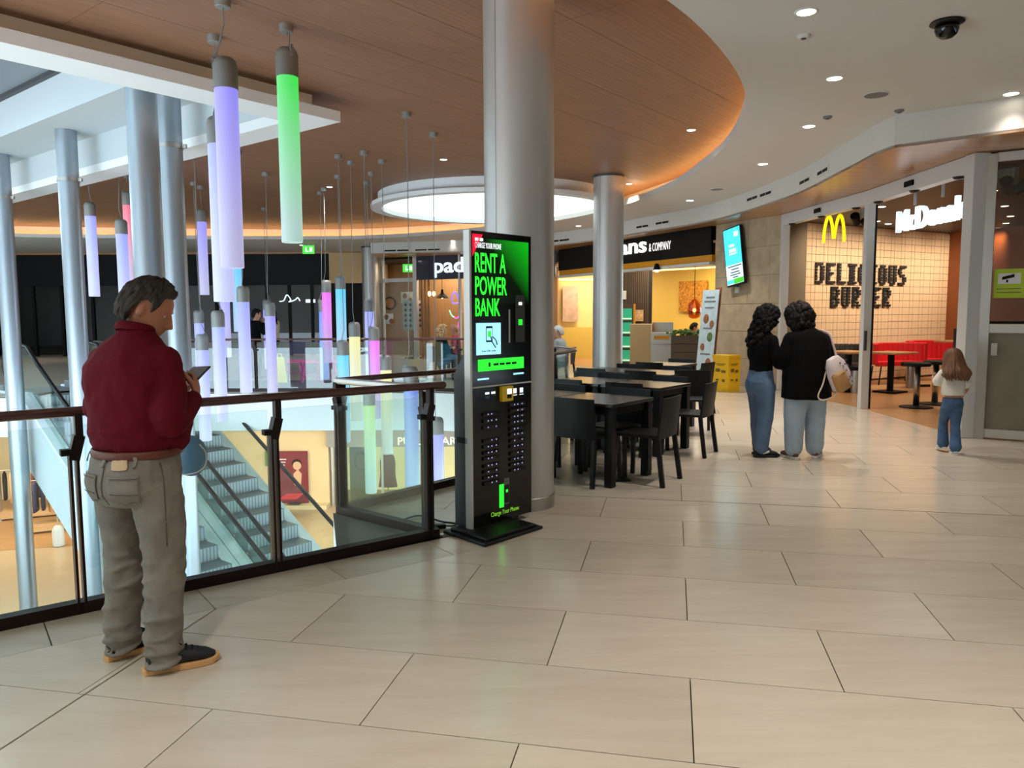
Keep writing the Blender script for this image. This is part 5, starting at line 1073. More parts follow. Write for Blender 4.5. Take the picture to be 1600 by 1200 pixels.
mat('knit_black', (9, 8, 10), .9, spec=.15, bump=.2, bump_scale=40); mat('tee_white', (226, 222, 212), .8, bump=.3, bump_scale=14); mat('belt_brown', (96, 44, 27), .5); mat('patch_tan', (196, 168, 128), .6); mat('shoe_navy', (24, 26, 34), .7); mat('sole_tan', (214, 164, 108), .6); mat('shoe_brown', (104, 70, 58), .7); mat('sole_white', (224, 222, 216), .6); mat('shoe_white', (214, 214, 212), .6)
mat('beige_top', (176, 164, 146), .8); mat('pink_top', (190, 70, 96), .8); mat('grey_top', (150, 156, 160), .8); mat('stitch', (92, 84, 75), .85)
def remesh(o, vox, smooth=4, disp=0.0, dscale=.12):
    m = o.modifiers.new('remesh', 'REMESH'); m.mode = 'VOXEL'; m.voxel_size = vox; m.use_smooth_shade = True
    s = o.modifiers.new('smooth', 'SMOOTH'); s.iterations = smooth; s.factor = .5
    if disp:
        t = bpy.data.textures.new('folds', 'CLOUDS'); t.noise_scale = dscale; d = o.modifiers.new('folds', 'DISPLACE'); d.texture = t; d.strength = disp; d.mid_level = .5; d.texture_coords = 'LOCAL'
    return o
HEAD = [(-.118, .024, .072, .022), (-.105, .044, .088, -.004), (-.08, .056, .092, -.035), (-.05, .063, .093, -.06), (-.018, .067, .092, -.078), (.015, .072, .089, -.092), (.045, .076, .097, -.098), (.075, .075, .088, -.096), (.10, .065, .069, -.082), (.12, .046, .042, -.058), (.131, .018, .012, -.026)]
class Head:
    def __init__(s, c, yaw, pitch, roll=0.0, k=1.0): s.M = Matrix.Translation(c) @ Matrix.Rotation(yaw, 4, 'Z') @ Matrix.Rotation(-pitch, 4, 'X') @ Matrix.Rotation(roll, 4, 'Y') @ Matrix.Scale(k, 4)
    def put(s, mb, src):
        o = len(mb.v); mb.v += [tuple(s.M @ Vector(v)) for v in src.v]; mb.f += [tuple(i+o for i in f) for f in src.f]; mb.m += src.m
    def skull(s, mb):
        h = MB().rings([(0, (f+b)/2, z, w, (f-b)/2) for z, w, f, b in HEAD], 22, 2.2)
        h.tube([(0, .088, .03), (0, .105, .0), (0, .116, -.02), (0, .1, -.032)], [.009, .012, .015, .010], 8)       # nose
        for q in (-1, 1):
            h.ball((q*.077, -.01, .0), (.009, .019, .029), 10, 8); h.ball((q*.03, .088, .038), (.022, .012, .008), 8, 6); h.ball((q*.012, .103, -.024), (.011, .011, .009), 8, 6)
        h.tube([(-.024, .086, -.055), (0, .096, -.052), (.024, .086, -.055)], [.006, .008, .006], 8).tube([(-.02, .084, -.066), (0, .093, -.067), (.02, .084, -.066)], [.006, .009, .006], 8)   # lips
        s.put(mb, h)
    def eyes(s, parent):
        e = MB(); 
        for q in (-1, 1): e.ball((q*.03, .0735, .016), .0115, 10, 8)
        o = MB(); s.put(o, e); o.build('eyes', 'eye_white', parent, True); e = MB()
        for q in (-1, 1): e.ball((q*.03, .0825, .016), .0042, 8, 6)
        o = MB(); s.put(o, e); o.build('pupils', 'eye_dark', parent, True)
def hair_short(hd, parent, mt, seed=1):
    vs, fs = [], []; NT, NP = 180, 30
    for i in range(NT):
        th = 2*math.pi*i/NT; f = math.cos(th)      # th 0 = forward
        K = ((-1, -46), (-.5, -44), (-.22, 10), (.0, 17), (.2, 14), (.3, -4), (.4, 2), (.62, 34), (1.01, 40))
        for (f0, l0), (f1, l1) in zip(K, K[1:]):
            if f0 <= f <= f1: low = l0+(l1-l0)*(f-f0)/(f1-f0); break
        for j in range(NP+1):
            e = math.radians(low+(90-low)*j/NP); t = .014*min(1, j/3)*(1-.2*(j/NP))
            nz = noise.noise(Vector((math.sin(th)*9, math.cos(th)*9, e*5+seed)))*.010 + noise.noise(Vector((math.sin(th)*34, math.cos(th)*34, e*4+seed)))*.005
            rx, ry, rz = .084+t+nz, .105+t+nz, .122+t+nz*1.2+.006*max(0, f)
            vs.append((rx*math.cos(e)*math.sin(th), -.002+ry*math.cos(e)*math.cos(th), .014+rz*math.sin(e)))
    for i in range(NT):
        for j in range(NP):
            a, b = i*(NP+1)+j, ((i+1) % NT)*(NP+1)+j; fs.append((b, a, a+1, b+1))
    src = MB().add(vs, fs); mb = MB(); hd.put(mb, src); return mb.build('hair', mt, parent, True)
def hair_curly(hd, parent, mt, n, drop, side, vol=1.0, seed=3, back=True):
    rnd = random.Random(seed); src = MB()
    for k in range(n):
        u = rnd.random()
        if u < .6:
            th = rnd.uniform(-math.pi, math.pi); el = math.asin(rnd.uniform(-.35, 1)); f = math.cos(th)
            if f > .55 and el < .6: continue
            c = ((.088+.02*vol*rnd.random())*math.cos(el)*math.sin(th)*vol, -.008+(.108+.02*vol*rnd.random())*math.cos(el)*math.cos(th)*vol, .02+(.13*vol)*math.sin(el))
        else:
            th = math.pi+rnd.uniform(-1.9, 1.9); z = -rnd.random()*drop; w = 1-.25*(-z/max(drop, .01)); c = (.10*math.sin(th)*vol*w+rnd.gauss(0, .012), -.01+.09*math.cos(th)*vol*w+rnd.gauss(0, .012), z)
        r = rnd.uniform(.016, .03)*vol; src.ball(c, (r, r, r*rnd.uniform(.9, 1.5)), 7, 5)
    mb = MB(); hd.put(mb, src); return mb.build('hair', mt, parent, True)
def hair_long(hd, parent, mt, length, n=150, seed=5):
    rnd = random.Random(seed); src = MB().ball((0, -.006, .022), (.088, .108, .122), 20, 12)
    for k in range(n):
        th = math.pi+rnd.uniform(-2.25, 2.25); s, c = math.sin(th), math.cos(th); L = length*rnd.uniform(.7, 1.0); w = rnd.uniform(-.03, .03)
        pts = [(.03*s, .03*c, .135), (.075*s, .09*c, .10), (.098*s, .115*c, .02), (.112*s+w*.4, .12*c-.01, -.08), (.12*s+w, .12*c-.03, -.08-L*.35), (.11*s+w*1.5+rnd.uniform(-.02, .02), .11*c-.05, -.08-L*.7), (.095*s+w*.8, .1*c-.05, -.08-L)]
        src.tube(catmull(pts, 3), [.012]*14+[.009, .007, .006, .004, .002], 5)
    mb = MB(); hd.put(mb, src); return mb.build('hair', mt, parent, True)
def limb(mb, pts, rs, n=14):
    pts = [Vector(p) for p in pts]; mb.tube(catmull(pts, 4), [rs[min(i//4, len(rs)-1)]+(rs[min(i//4+1, len(rs)-1)]-rs[min(i//4, len(rs)-1)])*((i % 4)/4) for i in range((len(pts)-1)*4+1)], n)
    for p, r in zip(pts, rs): mb.ball(p, r*.99, 12, 8)
def hand(mb, wrist, d, nrm, side, k=1.0, curl=.7):      # d: towards the knuckles, nrm: out of the back of the hand
    d = Vector(d).normalized(); nrm = Vector(nrm); nrm = (nrm-d*nrm.dot(d)).normalized(); lat = d.cross(nrm)*side; w = Vector(wrist)
    for t in (-.026, -.009, .009, .026): mb.tube([w+lat*t*.7*k, w+d*.045*k+lat*t*k, w+d*.088*k+lat*t*1.05*k], [.015*k, .016*k, .0125*k], 8)
    for i, t in enumerate((-.029, -.0097, .0097, .029)):
        L = (.068, .078, .074, .058)[i]*k; p = w+d*.085*k+lat*t*k; a = .15+curl*.35; pts = [p]
        for sgm in (.45, .32, .25):
            v = d*math.cos(a)-nrm*math.sin(a); p = p+v*L*sgm; pts.append(p); a += curl*.85
        mb.tube(pts, [.0098*k, .0092*k, .0085*k, .0075*k], 8); mb.ball(pts[-1], .0075*k, 6, 5); 
        for q in pts[:-1]: mb.ball(q, .0095*k, 6, 5)
    p = w+d*.018*k-lat*.024*k; pts = [p, p+(d*.6-lat*.75-nrm*.2)*.035*k, p+(d*.9-lat*.75-nrm*.55)*.058*k, p+(d*1.1-lat*.55-nrm*.7)*.078*k]; mb.tube(pts, [.014*k, .012*k, .0105*k, .008*k], 8); mb.ball(pts[-1], .008*k, 6, 5)
def shoe(parent, p, yaw, L, up_mat, sole_mat, lace=False, pitch=0.0, stripe=None, hi=.075):
    M = Matrix.Translation(p) @ Matrix.Rotation(yaw, 4, 'Z') @ Matrix.Rotation(pitch, 4, 'X'); k = L/.29
    out = [(-.030, -.085), (-.036, -.05), (-.034, .0), (-.040, .07), (-.046, .12), (-.038, .17), (-.015, .200), (.012, .202), (.036, .17), (.045, .12), (.042, .07), (.035, .0), (.036, -.05), (.030, -.085), (0, -.095)]
    mb = MB().prism([(x*k, y*k) for x, y in out][::-1], 0, .026*k); mb.v = [tuple(M @ Vector((v[0], v[1], v[2]+(.012*k if v[1] > .17*k else 0)))) for v in mb.v]; s = mb.build('shoe_sole', sole_mat, parent, bevel=.004)
    up = MB().tube([(0, -.07*k, .06*k), (0, -.03*k, .062*k), (0, .04*k, .058*k), (0, .10*k, .05*k), (0, .15*k, .042*k), (0, .185*k, .034*k)], [(.034*k, .042*k), (.036*k, .045*k), (.038*k, .04*k), (.042*k, .03*k), (.038*k, .022*k), (.018*k, .01*k)], 14)
    up.tube([(0, -.045*k, .05*k), (0, -.04*k, .08*k), (0, -.035*k, (.03+hi)*k)], [.038*k, .042*k, .042*k], 14)
    up.v = [tuple(M @ Vector(v)) for v in up.v]; o = remesh(up.build('shoe_upper', up_mat, parent, True), .006*k, 3)
    if lace:
        lb = MB()
        for j in range(4): y = .05+j*.022; lb.tube([(-.028*k, y*k, (.09-.008*j)*k), (0, (y+.004)*k, (.103-.01*j)*k), (.028*k, y*k, (.09-.008*j)*k)], .0035*k, 5)
        for q in (-1, 1): lb.tube([(0, .045*k, .104*k), (q*.03*k, .03*k, .128*k), (q*.045*k, .055*k, .112*k), (q*.01*k, .05*k, .105*k)], .003*k, 5)
        lb.v = [tuple(M @ Vector(v)) for v in lb.v]; lb.build('laces', 'black_matte', o)
    if stripe:
        st_ = MB().tube([(.041*k, .0, .05*k), (.043*k, .04*k, .06*k), (.036*k, .07*k, .07*k)], [(.006*k, .012*k)]*3, 6).tube([(-.041*k, .0, .05*k), (-.043*k, .04*k, .06*k), (-.036*k, .07*k, .07*k)], [(.006*k, .012*k)]*3, 6); st_.v = [tuple(M @ Vector(v)) for v in st_.v]; st_.build('stripe', stripe, o)
    return s
def body(name, label, loc, rz, skin, vox, sk, group=None):
    """one continuous figure from a table of joints; clothing is added as children by the caller"""
    mb = MB(); J = sk; w = J.get('w', 1.0)
    mb.rings([(0, J['hip'][1], J['hip'][2]-.08, .12*w, .085*w), (0, J['hip'][1], J['hip'][2]+.05, .125*w, .085*w), (0, J['chest'][1], J['chest'][2]-.12, .12*w, .085*w), (0, J['chest'][1], J['chest'][2], .135*w, .09*w), (J['neck'][0], J['neck'][1], J['neck'][2]-.03, .07, .055), (J['neck'][0], J['neck'][1], J['neck'][2]+.02, .05, .05)], 18)
    hc = J['head'].M.translation; limb(mb, [J['neck'], (Vector(J['neck'])*.4+hc*.6)-Vector((0, 0, .03)), hc-Vector((0, 0, .03))], [.056*J.get('hk', 1), .054*J.get('hk', 1), .05*J.get('hk', 1)])
    J['head'].skull(mb)
    for s in ('L', 'R'):
        limb(mb, [J['sh'+s], J['el'+s], J['wr'+s]], [.045*J.get('lk', 1), .036*J.get('lk', 1), .026*J.get('lk', 1)]); limb(mb, [J['hp'+s], J['kn'+s], J['an'+s]], [.07*J.get('lk', 1), .05*J.get('lk', 1), .034*J.get('lk', 1)])
        hdv = J['hd'+s]; hand(mb, J['wr'+s], hdv[0], hdv[1], 1 if s == 'R' else -1, J.get('hk', 1), J.get('curl', .7))
    o = mb.build(name, skin, None, True); remesh(o, vox, 2); o.location = loc; o.rotation_euler = (0, 0, rz); tag(o, label, 'person', group); return o
# --- man in the dark red jumper, looking at his phone
mp = Vector((-1.585, 3.20)); MRZ = math.radians(67-90)
hd = Head(Vector((.012, .070, 1.512)), math.radians(-50), math.radians(28))
J = dict(hip=(0, 0, .90), chest=(0, .02, 1.27), neck=(0, .035, 1.405), head=hd, w=1.12, shL=(-.175, .02, 1.315), shR=(.158, .02, 1.315), elL=(-.245, .045, 1.075), elR=(.222, -.02, 1.06), wrL=(-.06, .25, 1.13), wrR=(.135, .20, 1.135), hdL=((.55, .45, .45), (0, .6, -.8)), hdR=((-.38, .50, .58), (.75, .55, .0)),
         hpL=(-.1, 0, .86), hpR=(.1, 0, .86), knL=(-.125, .02, .48), knR=(.13, .0, .48), anL=(-.14, .0, .09), anR=(.135, -.03, .09), curl=.8)
man = body('person', 'man in a dark red jumper and grey jeans standing at the railing with a phone', (mp.x, mp.y, 0), MRZ, 'skin_tan', .0075, J)
hd.eyes(man); hair_short(hd, man, 'hair_grey', 2)
mb = MB().rings([(0, .02, .925, .180, .150), (0, .025, .955, .194, .170), (0, .03, 1.03, .208, .186), (0, .018, 1.13, .216, .176), (0, -.002, 1.22, .222, .160), (0, -.008, 1.29, .212, .140), (0, .0, 1.345, .175, .115), (0, .012, 1.385, .128, .095), (0, .02, 1.415, .088, .08), (0, .028, 1.44, .072, .072)], 26, 2.2)
for s, e, w in (('shL', 'elL', 'wrL'), ('shR', 'elR', 'wrR')):
    limb(mb, [Vector(J[s])+Vector((0, 0, -.02)), Vector(J[s]).lerp(Vector(J[e]), .55), J[e], Vector(J[e]).lerp(Vector(J[w]), .88)], [.074, .070, .064, .046], 16)
for z, r1, r2, sl in ((.965, .199, .174, .5), (.992, .204, .18, -.4), (1.02, .207, .183, .3)): mb.tube([(r1*math.cos(t*math.pi/12), .025+r2*math.sin(t*math.pi/12), z+.014*math.sin(t*math.pi/12+sl*6)) for t in range(24)], .008, 6, closed=True)
for s in ('R', 'L'):
    e = Vector(J['el'+s]); q = Vector(J['sh'+s]); 
    for t_ in (.62, .78, .92): c = q.lerp(e, t_); mb.tube([(c.x+.066*math.cos(k_*math.pi/8), c.y+.066*math.sin(k_*math.pi/8), c.z+.02*math.sin(k_*math.pi/8+t_*9)) for k_ in range(16)], .007, 6, closed=True)
remesh(mb.build('jumper', 'shirt_red', man, True), .009, 5, .020, .10)
MB().tube([(.073*math.cos(t*math.pi/14), .028+.073*math.sin(t*math.pi/14), 1.436-.02*math.sin(t*math.pi/14)) for t in range(28)], [(.007, .018)]*28, 8, closed=True).build('collar', 'shirt_red', man, True)
mb = MB().rings([(0, .005, .945, .172, .142), (0, 0, .90, .178, .150), (0, -.014, .84, .186, .160), (0, -.016, .77, .184, .155), (0, -.005, .71, .17, .128)], 26, 2.4)
for s, x in (('L', -1), ('R', 1)):
    hp, kn, an = Vector(J['hp'+s]), Vector(J['kn'+s]), Vector(J['an'+s]); limb(mb, [hp+Vector((0, -.01, -.05)), hp.lerp(kn, .5), kn, kn.lerp(an, .5), an+Vector((0, 0, .0))], [.108, .101, .084, .077, .070], 18)
    for j, z in enumerate((.05, .085, .125, .175, .23)): mb.tube([(an.x+(.070+.004*(j % 2))*math.cos(t*math.pi/9), an.y+.072*math.sin(t*math.pi/9), z+.018*math.sin(t*math.pi/9+j*2.1)) for t in range(18)], .0095, 6, closed=True)
    for j, z in enumerate((.36, .41, .455, .51, .56)): mb.tube([(kn.x*.97+.082*math.cos(t*math.pi/9), kn.y+.083*math.sin(t*math.pi/9)-.002, z+.026*math.sin(t*math.pi/9+j*1.3)) for t in range(18)], .0085, 6, closed=True)
jn = remesh(mb.build('jeans', 'jeans_grey', man, True), .009, 4, .016, .06)
def ringpt(t, r1, r2, z, cy=0.0): return (r1*math.cos(t), cy+r2*math.sin(t), z)
MB().tube([ringpt(k*math.pi/18, .186, .156, .928, .004) for k in range(36)], [(.008, .018)]*36, 8, closed=True).build('belt', 'belt_brown', man, True)
def on_back(name, mt, target, th0, th1, z0, z1, r1, r2, off=.003, thick=.003, cy=-.012, point=0.0):
    N = 10; vs, fs = [], []
    for i in range(N+1):
        th = th0+(th1-th0)*i/N
        for j in range(N+1):
            zz0 = z0-point*(1-abs(2*i/N-1)); vs.append(ringpt(th, r1+.02, r2+.02, zz0+(z1-zz0)*j/N, cy))
    for i in range(N):
        for j in range(N): a = i*(N+1)+j; fs.append((a, a+N+1, a+N+2, a+1))
    o = MB().add(vs, fs).build(name, mt, target, True); w = o.modifiers.new('wrap', 'SHRINKWRAP'); w.target = target; w.wrap_method = 'NEAREST_SURFACEPOINT'; w.wrap_mode = 'ON_SURFACE'; w.offset = off
    q = o.modifiers.new('thick', 'SOLIDIFY'); q.thickness = thick; q.offset = 1; return o
bk = -math.pi/2
on_back('waist_patch', 'patch_tan', jn, bk+.22, bk+.58, .882, .918, .184, .154)
for s in (-1, 1):
    t0_, t1_ = sorted((bk+s*.16, bk+s*.86)); on_back('back_pocket', 'jeans_grey', jn, t0_, t1_, .735, .855, .188, .160, point=.02)
    on_back('pocket_stitch', 'stitch', jn, t0_+.04, t1_-.04, .842, .846, .188, .160, .009, .002); on_back('pocket_stitch', 'stitch', jn, t0_+.04, t1_-.04, .775, .779, .188, .160, .009, .002)
on_back('seat_seam', 'stitch', jn, bk-.01, bk+.01, .70, .90, .186, .156, .002, .002); on_back('side_seam', 'stitch', jn, -.22, -.19, .55, .90, .186, .156, .002, .002)
for th in (bk-.9, bk, bk+.75, bk+1.5): on_back('belt_loop', 'jeans_grey', jn, th-.025, th+.025, .895, .950, .192, .162, .007, .004)
shoe(man, (J['anR'][0]+.005, J['anR'][1]+.01, 0), math.radians(-40), .30, 'shoe_navy', 'sole_tan', True, hi=.03); shoe(man, (J['anL'][0], J['anL'][1]+.02, 0), math.radians(-22), .30, 'shoe_navy', 'sole_tan', True, hi=.03)
# his phone
ph = thing('phone', 'dark smartphone in the hand of the man in red', 'phone', (mp.x, mp.y, 0), MRZ)
wr = Vector(J['wrR']); pc = Vector((.060, .285, 1.228)); px_ = Vector((.85, .35, .05)).normalized(); pn_ = Vector((-.05, -.35, .95)); pn_ = (pn_-px_*pn_.dot(px_)).normalized(); py_ = pn_.cross(px_)
MB().frame(pc-px_*.045-py_*.075, px_, py_, pn_, (.085, .155, .009)).build('case', 'black_plastic', ph, bevel=.004); MB().frame(pc-px_*.04-py_*.07+pn_*.0092, px_, py_, pn_, (.075, .145, .0006)).build('phone_screen', 'mid_grey', ph); MB().frame(pc-px_*.03+py_*.04-pn_*.003, px_, py_, pn_, (.03, .03, .003)).build('camera_bump', 'dark_grey', ph)
# round blue pouch behind his hip
mat('pouch_blue', (104, 148, 176), .35)
q = at(297, 712, 3.62); pz = thing('round_pouch', 'pale blue rounded pouch with a white cord at the man\'s hip', 'pouch', (q.x, q.y, q.z)); MB().ball((0, 0, 0), (.085, .03, .10), 20, 12).build('shell', 'pouch_blue', pz, True); MB().tube(catmull([(.06, -.03, .06), (.09, -.035, .02), (.085, -.035, -.04), (.04, -.035, -.075), (-.04, -.035, -.085)], 5), .003, 6).build('cord', 'sole_white', pz, True)
# --- young woman with long dark curls
def scaled(k, **kw): return {a: (Vector(v)*k if isinstance(v, tuple) and isinstance(v[0], (int, float)) else v) for a, v in kw.items()}
wp = unproject(1188, 713); k = 1.50/1.66; RZ1 = math.radians(28-90)
hd = Head(Vector((-.01, .07, 1.40)), math.radians(-8), math.radians(28), 0, .98)
J = scaled(k, hip=(0, 0, .93), chest=(0, .01, 1.27), neck=(0, .025, 1.425), shL=(-.145, .02, 1.335), shR=(.145, .02, 1.335), elL=(-.19, .07, 1.10), elR=(.19, .05, 1.10), wrL=(-.06, .27, 1.17), wrR=(.08, .26, 1.14), hpL=(-.085, 0, .88), hpR=(.085, 0, .88), knL=(-.09, .06, .50), knR=(.09, -.01, .48), anL=(-.09, .09, .09), anR=(.09, -.06, .09))
J.update(head=hd, w=.85, hdL=((.4, .7, .4), (-.3, .3, .9)), hdR=((-.4, .7, .4), (.3, .3, .9)), hk=.88, lk=.9)
w1 = body('person', 'woman with long dark curly hair, black top and wide blue jeans beside the pier', (wp.x, wp.y+.05, 0), RZ1, 'skin', .010, J); hd.eyes(w1); hair_curly(hd, w1, 'hair_black', 520, .30, 1, 1.06, 3)
mb = MB().rings([tuple(Vector((0, y, z))*k)+(rx*k, ry*k) for y, z, rx, ry in ((0, .97, .135, .115), (.0, 1.05, .13, .11), (.0, 1.18, .145, .12), (.01, 1.29, .158, .125), (.015, 1.37, .15, .10), (.02, 1.425, .08, .07), (.02, 1.445, .055, .055))], 22)
for s in 'LR': limb(mb, [J['sh'+s], J['el'+s], J['el'+s].lerp(J['wr'+s], .9)], [.058, .048, .033])
remesh(mb.build('top', 'knit_black', w1, True), .011, 4, .012, .1)
mb = MB().rings([tuple(Vector((0, y, z))*k)+(rx*k, ry*k) for y, z, rx, ry in ((0, 1.0, .132, .112), (0, .95, .142, .12), (-.015, .86, .156, .142), (-.012, .78, .150, .135), (-.005, .72, .14, .12))], 22)
for s in 'LR': limb(mb, [J['hp'+s]-Vector((0, .01, .05)), J['hp'+s].lerp(J['kn'+s], .55), J['kn'+s], J['an'+s]+Vector((0, 0, .02))], [.098, .092, .085, .074], 16)
jw = remesh(mb.build('jeans', 'jeans_blue', w1, True), .012, 4, .018, .12)
for s in (-1, 1): on_back('back_pocket', 'jeans_blue', jw, min(bk+s*.2, bk+s*.9), max(bk+s*.2, bk+s*.9), .70, .80, .15, .14, point=.015)
shoe(w1, (J['anR'].x, J['anR'].y+.01, 0), math.radians(-28), .27, 'shoe_navy', 'letter_black', stripe='sole_white'); shoe(w1, (J['anL'].x, J['anL'].y, 0), math.radians(5), .27, 'shoe_navy', 'letter_black', stripe='sole_white')
# --- woman in the long black cardigan with the backpack
wp = unproject(1259, 717); k = 1.55/1.66; RZ2 = math.radians(98-90)
hd = Head(Vector((-.045, .09, 1.405)), math.radians(18), math.radians(26), 0, .98)
J = scaled(k, hip=(0, 0, .92), chest=(0, .01, 1.26), neck=(-.01, .03, 1.42), shL=(-.18, .01, 1.30), shR=(.18, .01, 1.30), elL=(-.27, .05, 1.06), elR=(.26, .06, 1.05), wrL=(-.20, .30, 1.10), wrR=(.14, .30, 1.10), hpL=(-.10, 0, .87), hpR=(.10, 0, .87), knL=(-.125, .0, .48), knR=(.125, .02, .48), anL=(-.125, .0, .09), anR=(.13, .02, .09))
J.update(head=hd, w=1.15, hdL=((.5, .8, .2), (-.3, .3, .9)), hdR=((-.5, .8, .2), (.3, .3, .9)), hk=.9, lk=1.0)
w2 = body('person', 'woman in a long black cardigan and pale jeans carrying a small backpack', (wp.x, wp.y+.05, 0), RZ2, 'skin', .010, J); hd.eyes(w2); hair_curly(hd, w2, 'hair_brownblack', 620, .10, 1, 1.16, 9)
mb = MB().rings([tuple(Vector((0, y, z))*k)+(rx*k, ry*k) for y, z, rx, ry in ((.0, .66, .265, .205), (.0, .75, .262, .205), (0, .90, .252, .20), (.0, 1.05, .24, .19), (.0, 1.2, .235, .175), (.005, 1.31, .222, .15), (.01, 1.38, .17, .115), (.02, 1.43, .08, .075), (.02, 1.45, .06, .06))], 26)
for s in 'LR': limb(mb, [J['sh'+s], J['el'+s], J['el'+s].lerp(J['wr'+s], .85)], [.082, .08, .06], 16)
remesh(mb.build('cardigan', 'knit_black', w2, True), .013, 4, .016, .14)
MB().tube([(.068*math.cos(t*math.pi/14)*k-.008, .025+.062*math.sin(t*math.pi/14)*k, 1.352-.02*math.sin(t*math.pi/14)) for t in range(28)], .008, 6, closed=True).build('neckline', 'patch_tan', w2, True)
mb = MB().rings([tuple(Vector((0, y, z))*k)+(rx*k, ry*k) for y, z, rx, ry in ((0, .98, .2, .16), (0, .86, .225, .18), (0, .76, .225, .17), (0, .70, .21, .15))], 24)
for s in 'LR': limb(mb, [J['hp'+s]-Vector((0, .0, .06)), J['hp'+s].lerp(J['kn'+s], .55), J['kn'+s], J['an'+s]+Vector((0, 0, .02))], [.125, .118, .106, .088], 18)
remesh(mb.build('jeans', 'jeans_light', w2, True), .013, 4, .016, .12)
shoe(w2, (J['anL'].x-.01, J['anL'].y, 0), math.radians(12), .27, 'shoe_brown', 'sole_white'); shoe(w2, (J['anR'].x+.02, J['anR'].y, 0), math.radians(-42), .27, 'shoe_brown', 'sole_white')
mat('bag_tan', (188, 138, 84), .6); mat('bag_floral', (226, 208, 206), .6); mat('bag_pink', (228, 192, 186), .6); mat('floral_ink', (110, 84, 112), .7); mat('cord_cream', (226, 208, 190), .6)
bgp = thing('backpack', 'small tan and floral backpack with a pink strap on the woman\'s shoulder', 'backpack', (wp.x, wp.y+.05, 0), RZ2)
Mb = Matrix.Translation((.205, -.235, .885)) @ Matrix.Rotation(math.radians(-24), 4, 'Y') @ Matrix.Rotation(math.radians(20), 4, 'Z')
def bagpart(name, mt, mb, bevel=0.0, smooth=False):
    mb.v = [tuple(Mb @ Vector(v)) for v in mb.v]; return mb.build(name, mt, bgp, smooth, bevel=bevel)
bagpart('body', 'bag_floral', MB().rings([(0, 0, -.15, .10, .06), (0, 0, -.14, .115, .068), (0, 0, 0, .115, .068), (0, 0, .10, .10, .06), (0, 0, .17, .06, .04)], 20, 4), .004, True)
bagpart('front_pocket', 'bag_tan', MB().rings([(-.045, -.035, -.155, .068, .045), (-.045, -.037, -.14, .075, .05), (-.045, -.036, 0, .075, .048), (-.045, -.033, .035, .062, .04)], 18, 4), 0, True)
bagpart('zip', 'steel', MB().tube([(-.115, -.06, .0), (-.045, -.088, .012), (.025, -.07, .0)], .004, 6))
rnd = random.Random(5)
for j in range(16): bagpart('floral_print', 'floral_ink', MB().ball((rnd.uniform(.0, .1), -.062+rnd.uniform(-.004, .002), rnd.uniform(-.12, .12)), (.009, .006, .012), 6, 4))
MB().tube(catmull([(.12, -.02, 1.305), (.15, -.14, 1.27), (.165, -.19, 1.17), (.185, -.215, 1.06), (.17, -.225, 1.02)], 5), [(.006, .016)]*21, 8).build('strap', 'bag_pink', bgp, True)
MB().tube(catmull([(.17, -.225, 1.03), (.10, -.21, .93), (.06, -.21, .78), (.01, -.215, .66), (.06, -.215, .62), (.16, -.22, .65), (.2, -.23, .70)], 5), .008, 6).build('hanging_cord', 'cord_cream', bgp, True)
MB().tube(catmull([(.20, -.235, .80), (.185, -.235, .74), (.20, -.235, .70), (.215, -.235, .75), (.21, -.235, .8)], 4), .006, 6).build('cord_loop', 'cord_cream', bgp, True)
# --- walking child
wp = unproject(1486, 709); k = 1.08/1.66; RZ3 = math.radians(82-90)
hd = Head(Vector((.0, .03, .985)), math.radians(10), math.radians(12), 0, .86)
J = scaled(k, hip=(0, 0, .86), chest=(0, .03, 1.19), neck=(0, .04, 1.36), shL=(-.14, .03, 1.30), shR=(.14, .03, 1.30), elL=(-.23, .08, 1.12), elR=(.22, .02, 1.08), wrL=(-.22, .22, 1.16), wrR=(.205, .14, .95), hpL=(-.075, 0, .82), hpR=(.075, 0, .82), knL=(-.06, .16, .47), knR=(.05, -.02, .46), anL=(-.05, .16, .12), anR=(.03, -.12, .10))
J.update(head=hd, w=.62, hdL=((0, .6, .7), (-1, 0, 0)), hdR=((0, .5, -.8), (1, 0, 0)), hk=.62, lk=.62)
ch = body('person', 'small child with long brown hair, white top and flared jeans walking away', (wp.x, wp.y+.02, 0), RZ3, 'skin', .008, J); hd.eyes(ch); hair_long(hd, ch, 'hair_brown', .20, 190)
mb = MB().rings([tuple(Vector((0, y, z))*k)+(rx*k, ry*k) for y, z, rx, ry in ((.0, .95, .175, .135), (.0, 1.03, .172, .13), (.015, 1.15, .168, .12), (.02, 1.25, .165, .11), (.025, 1.32, .13, .09), (.03, 1.36, .07, .065))], 22)
for s in 'LR': limb(mb, [J['sh'+s], J['sh'+s].lerp(J['el'+s], .75)], [.052, .055], 14)
remesh(mb.build('top', 'tee_white', ch, True), .009, 3, .012, .08)
mb = MB().rings([tuple(Vector((0, y, z))*k)+(rx*k, ry*k) for y, z, rx, ry in ((0, .91, .145, .115), (-.01, .82, .155, .13), (-.01, .74, .15, .115))], 22)
for s in 'LR': limb(mb, [J['hp'+s]-Vector((0, .0, .03)), J['hp'+s].lerp(J['kn'+s], .5), J['kn'+s], J['kn'+s].lerp(J['an'+s], .6), J['an'+s]+Vector((0, 0, .015))], [.058, .054, .047, .052, .06], 16)
remesh(mb.build('jeans', 'jeans_child', ch, True), .009, 3, .010, .06)
shoe(ch, (J['anR'].x, J['anR'].y+.01, 0), math.radians(-5), .19, 'shoe_white', 'sole_white', hi=.05); shoe(ch, (J['anL'].x, J['anL'].y, .03), math.radians(5), .19, 'shoe_white', 'sole_white', pitch=math.radians(-12), hi=.05)
